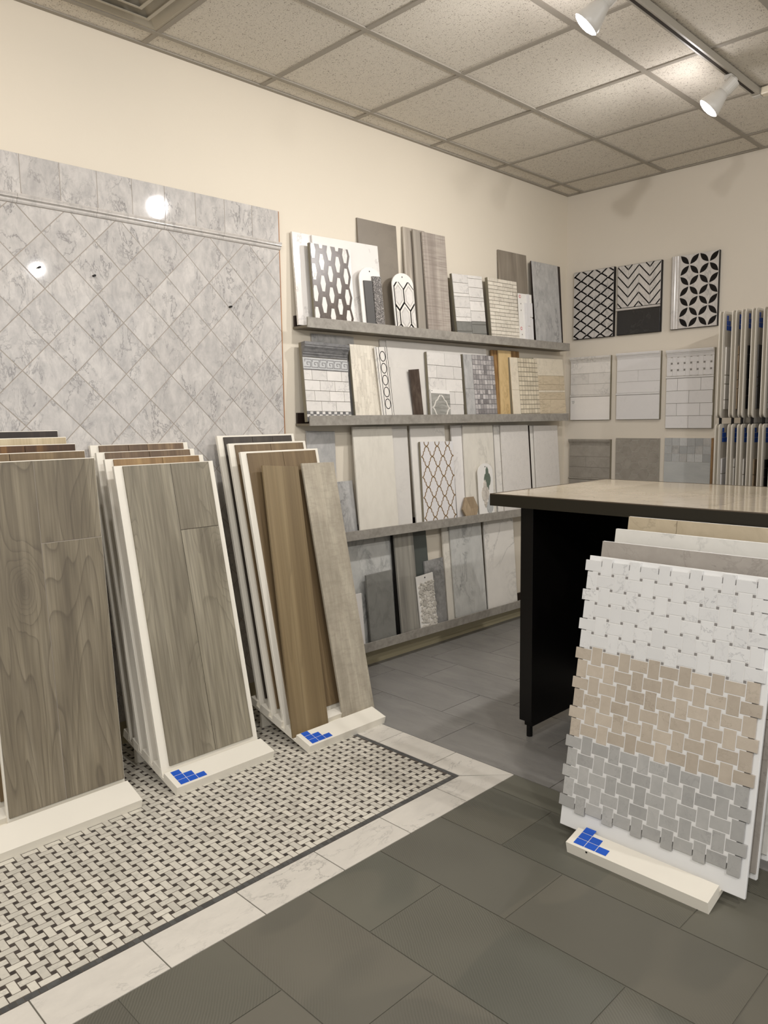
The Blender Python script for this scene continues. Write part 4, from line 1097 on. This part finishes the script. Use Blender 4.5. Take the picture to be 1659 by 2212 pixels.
def wboard_stand(st_loc, P, face, s_, x_off, w_, h, lean, roll, label, front, inset=(.034, .020, .004), back=None, tb=.016, name='sample_board', corner=None):
    y_, z_ = P(s_+.010, .013)
    if face == 'L': loc = (st_loc[0]-y_, st_loc[1]+x_off, st_loc[2]+z_)
    else: loc = (st_loc[0]+x_off, st_loc[1]+y_, st_loc[2]+z_)
    t = thing(name, label, 'sample board', loc, rotm(face, lean, roll))
    box('backing', 0, w_, 0, tb, 0, h, back or M['white'], t, .0015)
    front(t, w_, h, inset)
    return t
def planks(mat, xj, cuts, z0=.03, g=.0010, y=-.0085, gapm=None):
    """xj: joints (fractions) between plank columns; cuts: per column list of z fractions"""
    def f(t, w_, h, ins):
        L_, R_, T_ = ins; X = [L_]+[L_+(w_-L_-R_)*q for q in xj]+[w_-R_]
        if gapm: box('joint_bed', L_+.002, w_-R_-.002, y+.0012, 0, z0+.002, h-T_-.002, gapm, t)
        for k in range(len(X)-1):
            Z = [z0]+[z0+(h-T_-z0)*q for q in cuts[k]]+[h-T_]
            for a, b in zip(Z[:-1], Z[1:]): prism('plank', rect(X[k]+g, X[k+1]-g, a+g, b-g), y, .0002, mat, t, .0008)
    return f
# stand A (nearest the left edge)
la = (.612, .690, 0)
st, P = stand(la, 'L', .562, 17, [.122, .207, .292, .377, .462], .53, 'white slotted floor stand at the left edge holding a taupe wood look board', logos=False)
d1 = st
mkA = lambda s_, lean, m_, lab, cuts, xj=(.47,), **k: wboard_stand(la, P, 'L', s_, .136, .425, 1.245, lean, k.pop('roll', 0), lab, planks(m_, xj, cuts, **k), (.004, .004, .002))
mkA(.122, 4.6, M['w_taupe'], 'taupe wood look plank board in front of the stand at the left edge', [[], [.76]], z0=.024, gapm=M['grout_p'])
mkA(.207, 4.6, M['w_mid'], 'mid brown oak board second from the front in the left edge stand', [[], []], (.35,), roll=0)
mkA(.292, 4.6, M['w_teak'], 'mixed dark teak board in the middle of the left edge stand', [[], [], []], (.2, .55))
mkA(.377, 4.6, M['w_pale'], 'pale ash board fourth from the front in the left edge stand', [[], []], (.16,))
mkA(.462, 4.4, M['w_dark'], 'very dark espresso board at the back of the left edge stand', [[], []], (.4,))
# stand B
lb = (.628, 1.387, 0)
st, P = stand(lb, 'L', .457, 15, [.103, .192, .281, .368], .44, 'middle white slotted floor stand with blue squares logo on its front')
mkB = lambda s_, lean, m_, lab, cuts, xj=(.5,), h=1.236, ins=(.034, .026, .003), **k: wboard_stand(lb, P, 'L', s_, .001, .455, h, lean, 0, lab, planks(m_, xj, cuts, **k), ins)
mkB(.103, 12.6, M['w_grey'], 'grey sawn oak plank board at the front of the middle stand', [[], [.765]], (.53,), gapm=M['gap'])
mkB(.192, 12.2, M['w_honey'], 'honey coloured board second in the middle stand', [[], []], (.55,))
mkB(.281, 11.6, M['w_brown'], 'reddish walnut board third in the middle stand', [[], []], (.50,))
mkB(.368, 10.2, M['w_brown'], 'grey brown walnut board at the back of the middle stand', [[], [], []], (.33, .55))
# stand C
lc = (.704, 1.975, 0)
st, P = stand(lc, 'L', .457, 15, [.097, .175, .270, .365], .44, 'white slotted floor stand with blue squares logo nearest the tile shelves')
mkC = lambda s_, lean, m_, lab, cuts, xj=(.5,), h=1.250: wboard_stand(lc, P, 'L', s_, .010, .452, h, lean, 0, lab, planks(m_, xj, cuts, z0=.03), (.030, .022, .008))
mkC(.175, 12.5, M['w_mid'], 'mid brown oak board behind the two loose planks', [[], []], (.5,))
mkC(.270, 12.5, M['w_mid'], 'mid brown board second from the back in the stand nearest the shelves', [[], []], (.5,), 1.262)
mkC(.365, 12.4, M['w_char'], 'charcoal wood board at the back of the stand nearest the shelves', [[], [], []], (.4, .7), 1.272)
def loose(xo, wd, hh, lean, roll, mat, lab):
    y_, z_ = P(.097+.010, .013)
    v, f = prism_vf(rect(0, wd, 0, hh), 0, .010, .001)
    o = mesh('plank_tile', v, f, mat); o.location = (lc[0]-y_, lc[1]+xo, z_); o.rotation_euler = rotm('L', lean, roll).to_euler()
    o['label'] = lab; o['category'] = 'plank'
loose(-.004, .203, 1.215, 13.6, 4.2, M['w_tan'], 'long tan wood look plank leaning in the stand nearest the shelves')
loose(.290, .200, 1.21, 13.6, 1.0, M['w_linen'], 'long pale linen textured plank leaning right of the tan plank')
# stand R on the right
lr = (1.905, 2.082, 0)
st, P = stand(lr, 'B', .463, 13, [.082, .170, .262, .356], .44, 'white slotted floor stand with blue squares logo in the right foreground', th=.040)
o = mesh('screw_hole', *cyl_vf(.0035, -.0004, .0006, 10), M['black'], st, (.075, -.0080, .033)); o.rotation_euler = (math.pi/2-.2, 0, 0)
def bask(t, w_, h, ins):
    s = .0503; bl, bw = .0585, .0362; zt = h-.034; x0 = .022
    JW = Joined(); JG = Joined()
    for r_ in range(17):
        m_ = M['b_white'] if r_ < 6 else M['b_beige'] if r_ < 12 else M['b_grey']
        for c in range(12):
            hz = (r_+c) % 2 == 0; hl, hw = (bl/2, bw/2) if hz else (bw/2, bl/2)
            cx_, cz_ = x0+c*s, zt-r_*s
            prism('mosaic_brick', rect(cx_-hl, cx_+hl, cz_-hw, cz_+hw), -.010, -.001, m_, t, .0006)
            if c < 11 and r_ < 16:
                J = JG if r_ < 6 else JW
                J.add(prism_vf(rect(cx_+s/2-.0043, cx_+s/2+.0043, cz_-s/2-.0043, cz_-s/2+.0043), -.0096, -.001))
    JG.build('grey_dots', M['dot_g'], t, 'stuff'); JW.build('white_dots', M['dot_w'], t, 'stuff')
    prism('mesh_sheet', rect(x0, x0+11*s, zt-16*s, zt), -.0088, 0, M['dot_w'], t)
wboard_stand(lr, P, 'B', .082, -.083, .612, .925, 10.5, 0, 'white board of basketweave mosaic in white, beige and grey, front of the right stand', bask, back=M['whiteb'], tb=.012)
def mtiles(m_, xj, zj):
    def f(t, w_, h, ins):
        X = [.001]+[w_*q for q in xj]+[w_-.001]; Z = [.02]+[h*q for q in zj]+[h-.001]
        for a, b in zip(X[:-1], X[1:]):
            for c, d in zip(Z[:-1], Z[1:]): prism('marble_tile', rect(a+.0006, b-.0006, c+.0006, d-.0006), -.009, .0002, m_, t, .0006)
    return f
wboard_stand(lr, P, 'B', .170, -.083, .612, .945, 10.5, 0, 'grey taupe marble board second in the right stand', mtiles(M['r_grey'], [], [.5]), back=M['whiteb'])
wboard_stand(lr, P, 'B', .262, -.083, .612, .958, 10.5, 0, 'white marble board third in the right stand', mtiles(M['r_white'], [], [.5]), back=M['whiteb'])
wboard_stand(lr, P, 'B', .356, -.083, .612, .972, 10.5, 0, 'beige limestone board at the back of the right stand', mtiles(M['r_beige'], [.30, .82], [.5]), back=M['whiteb'])
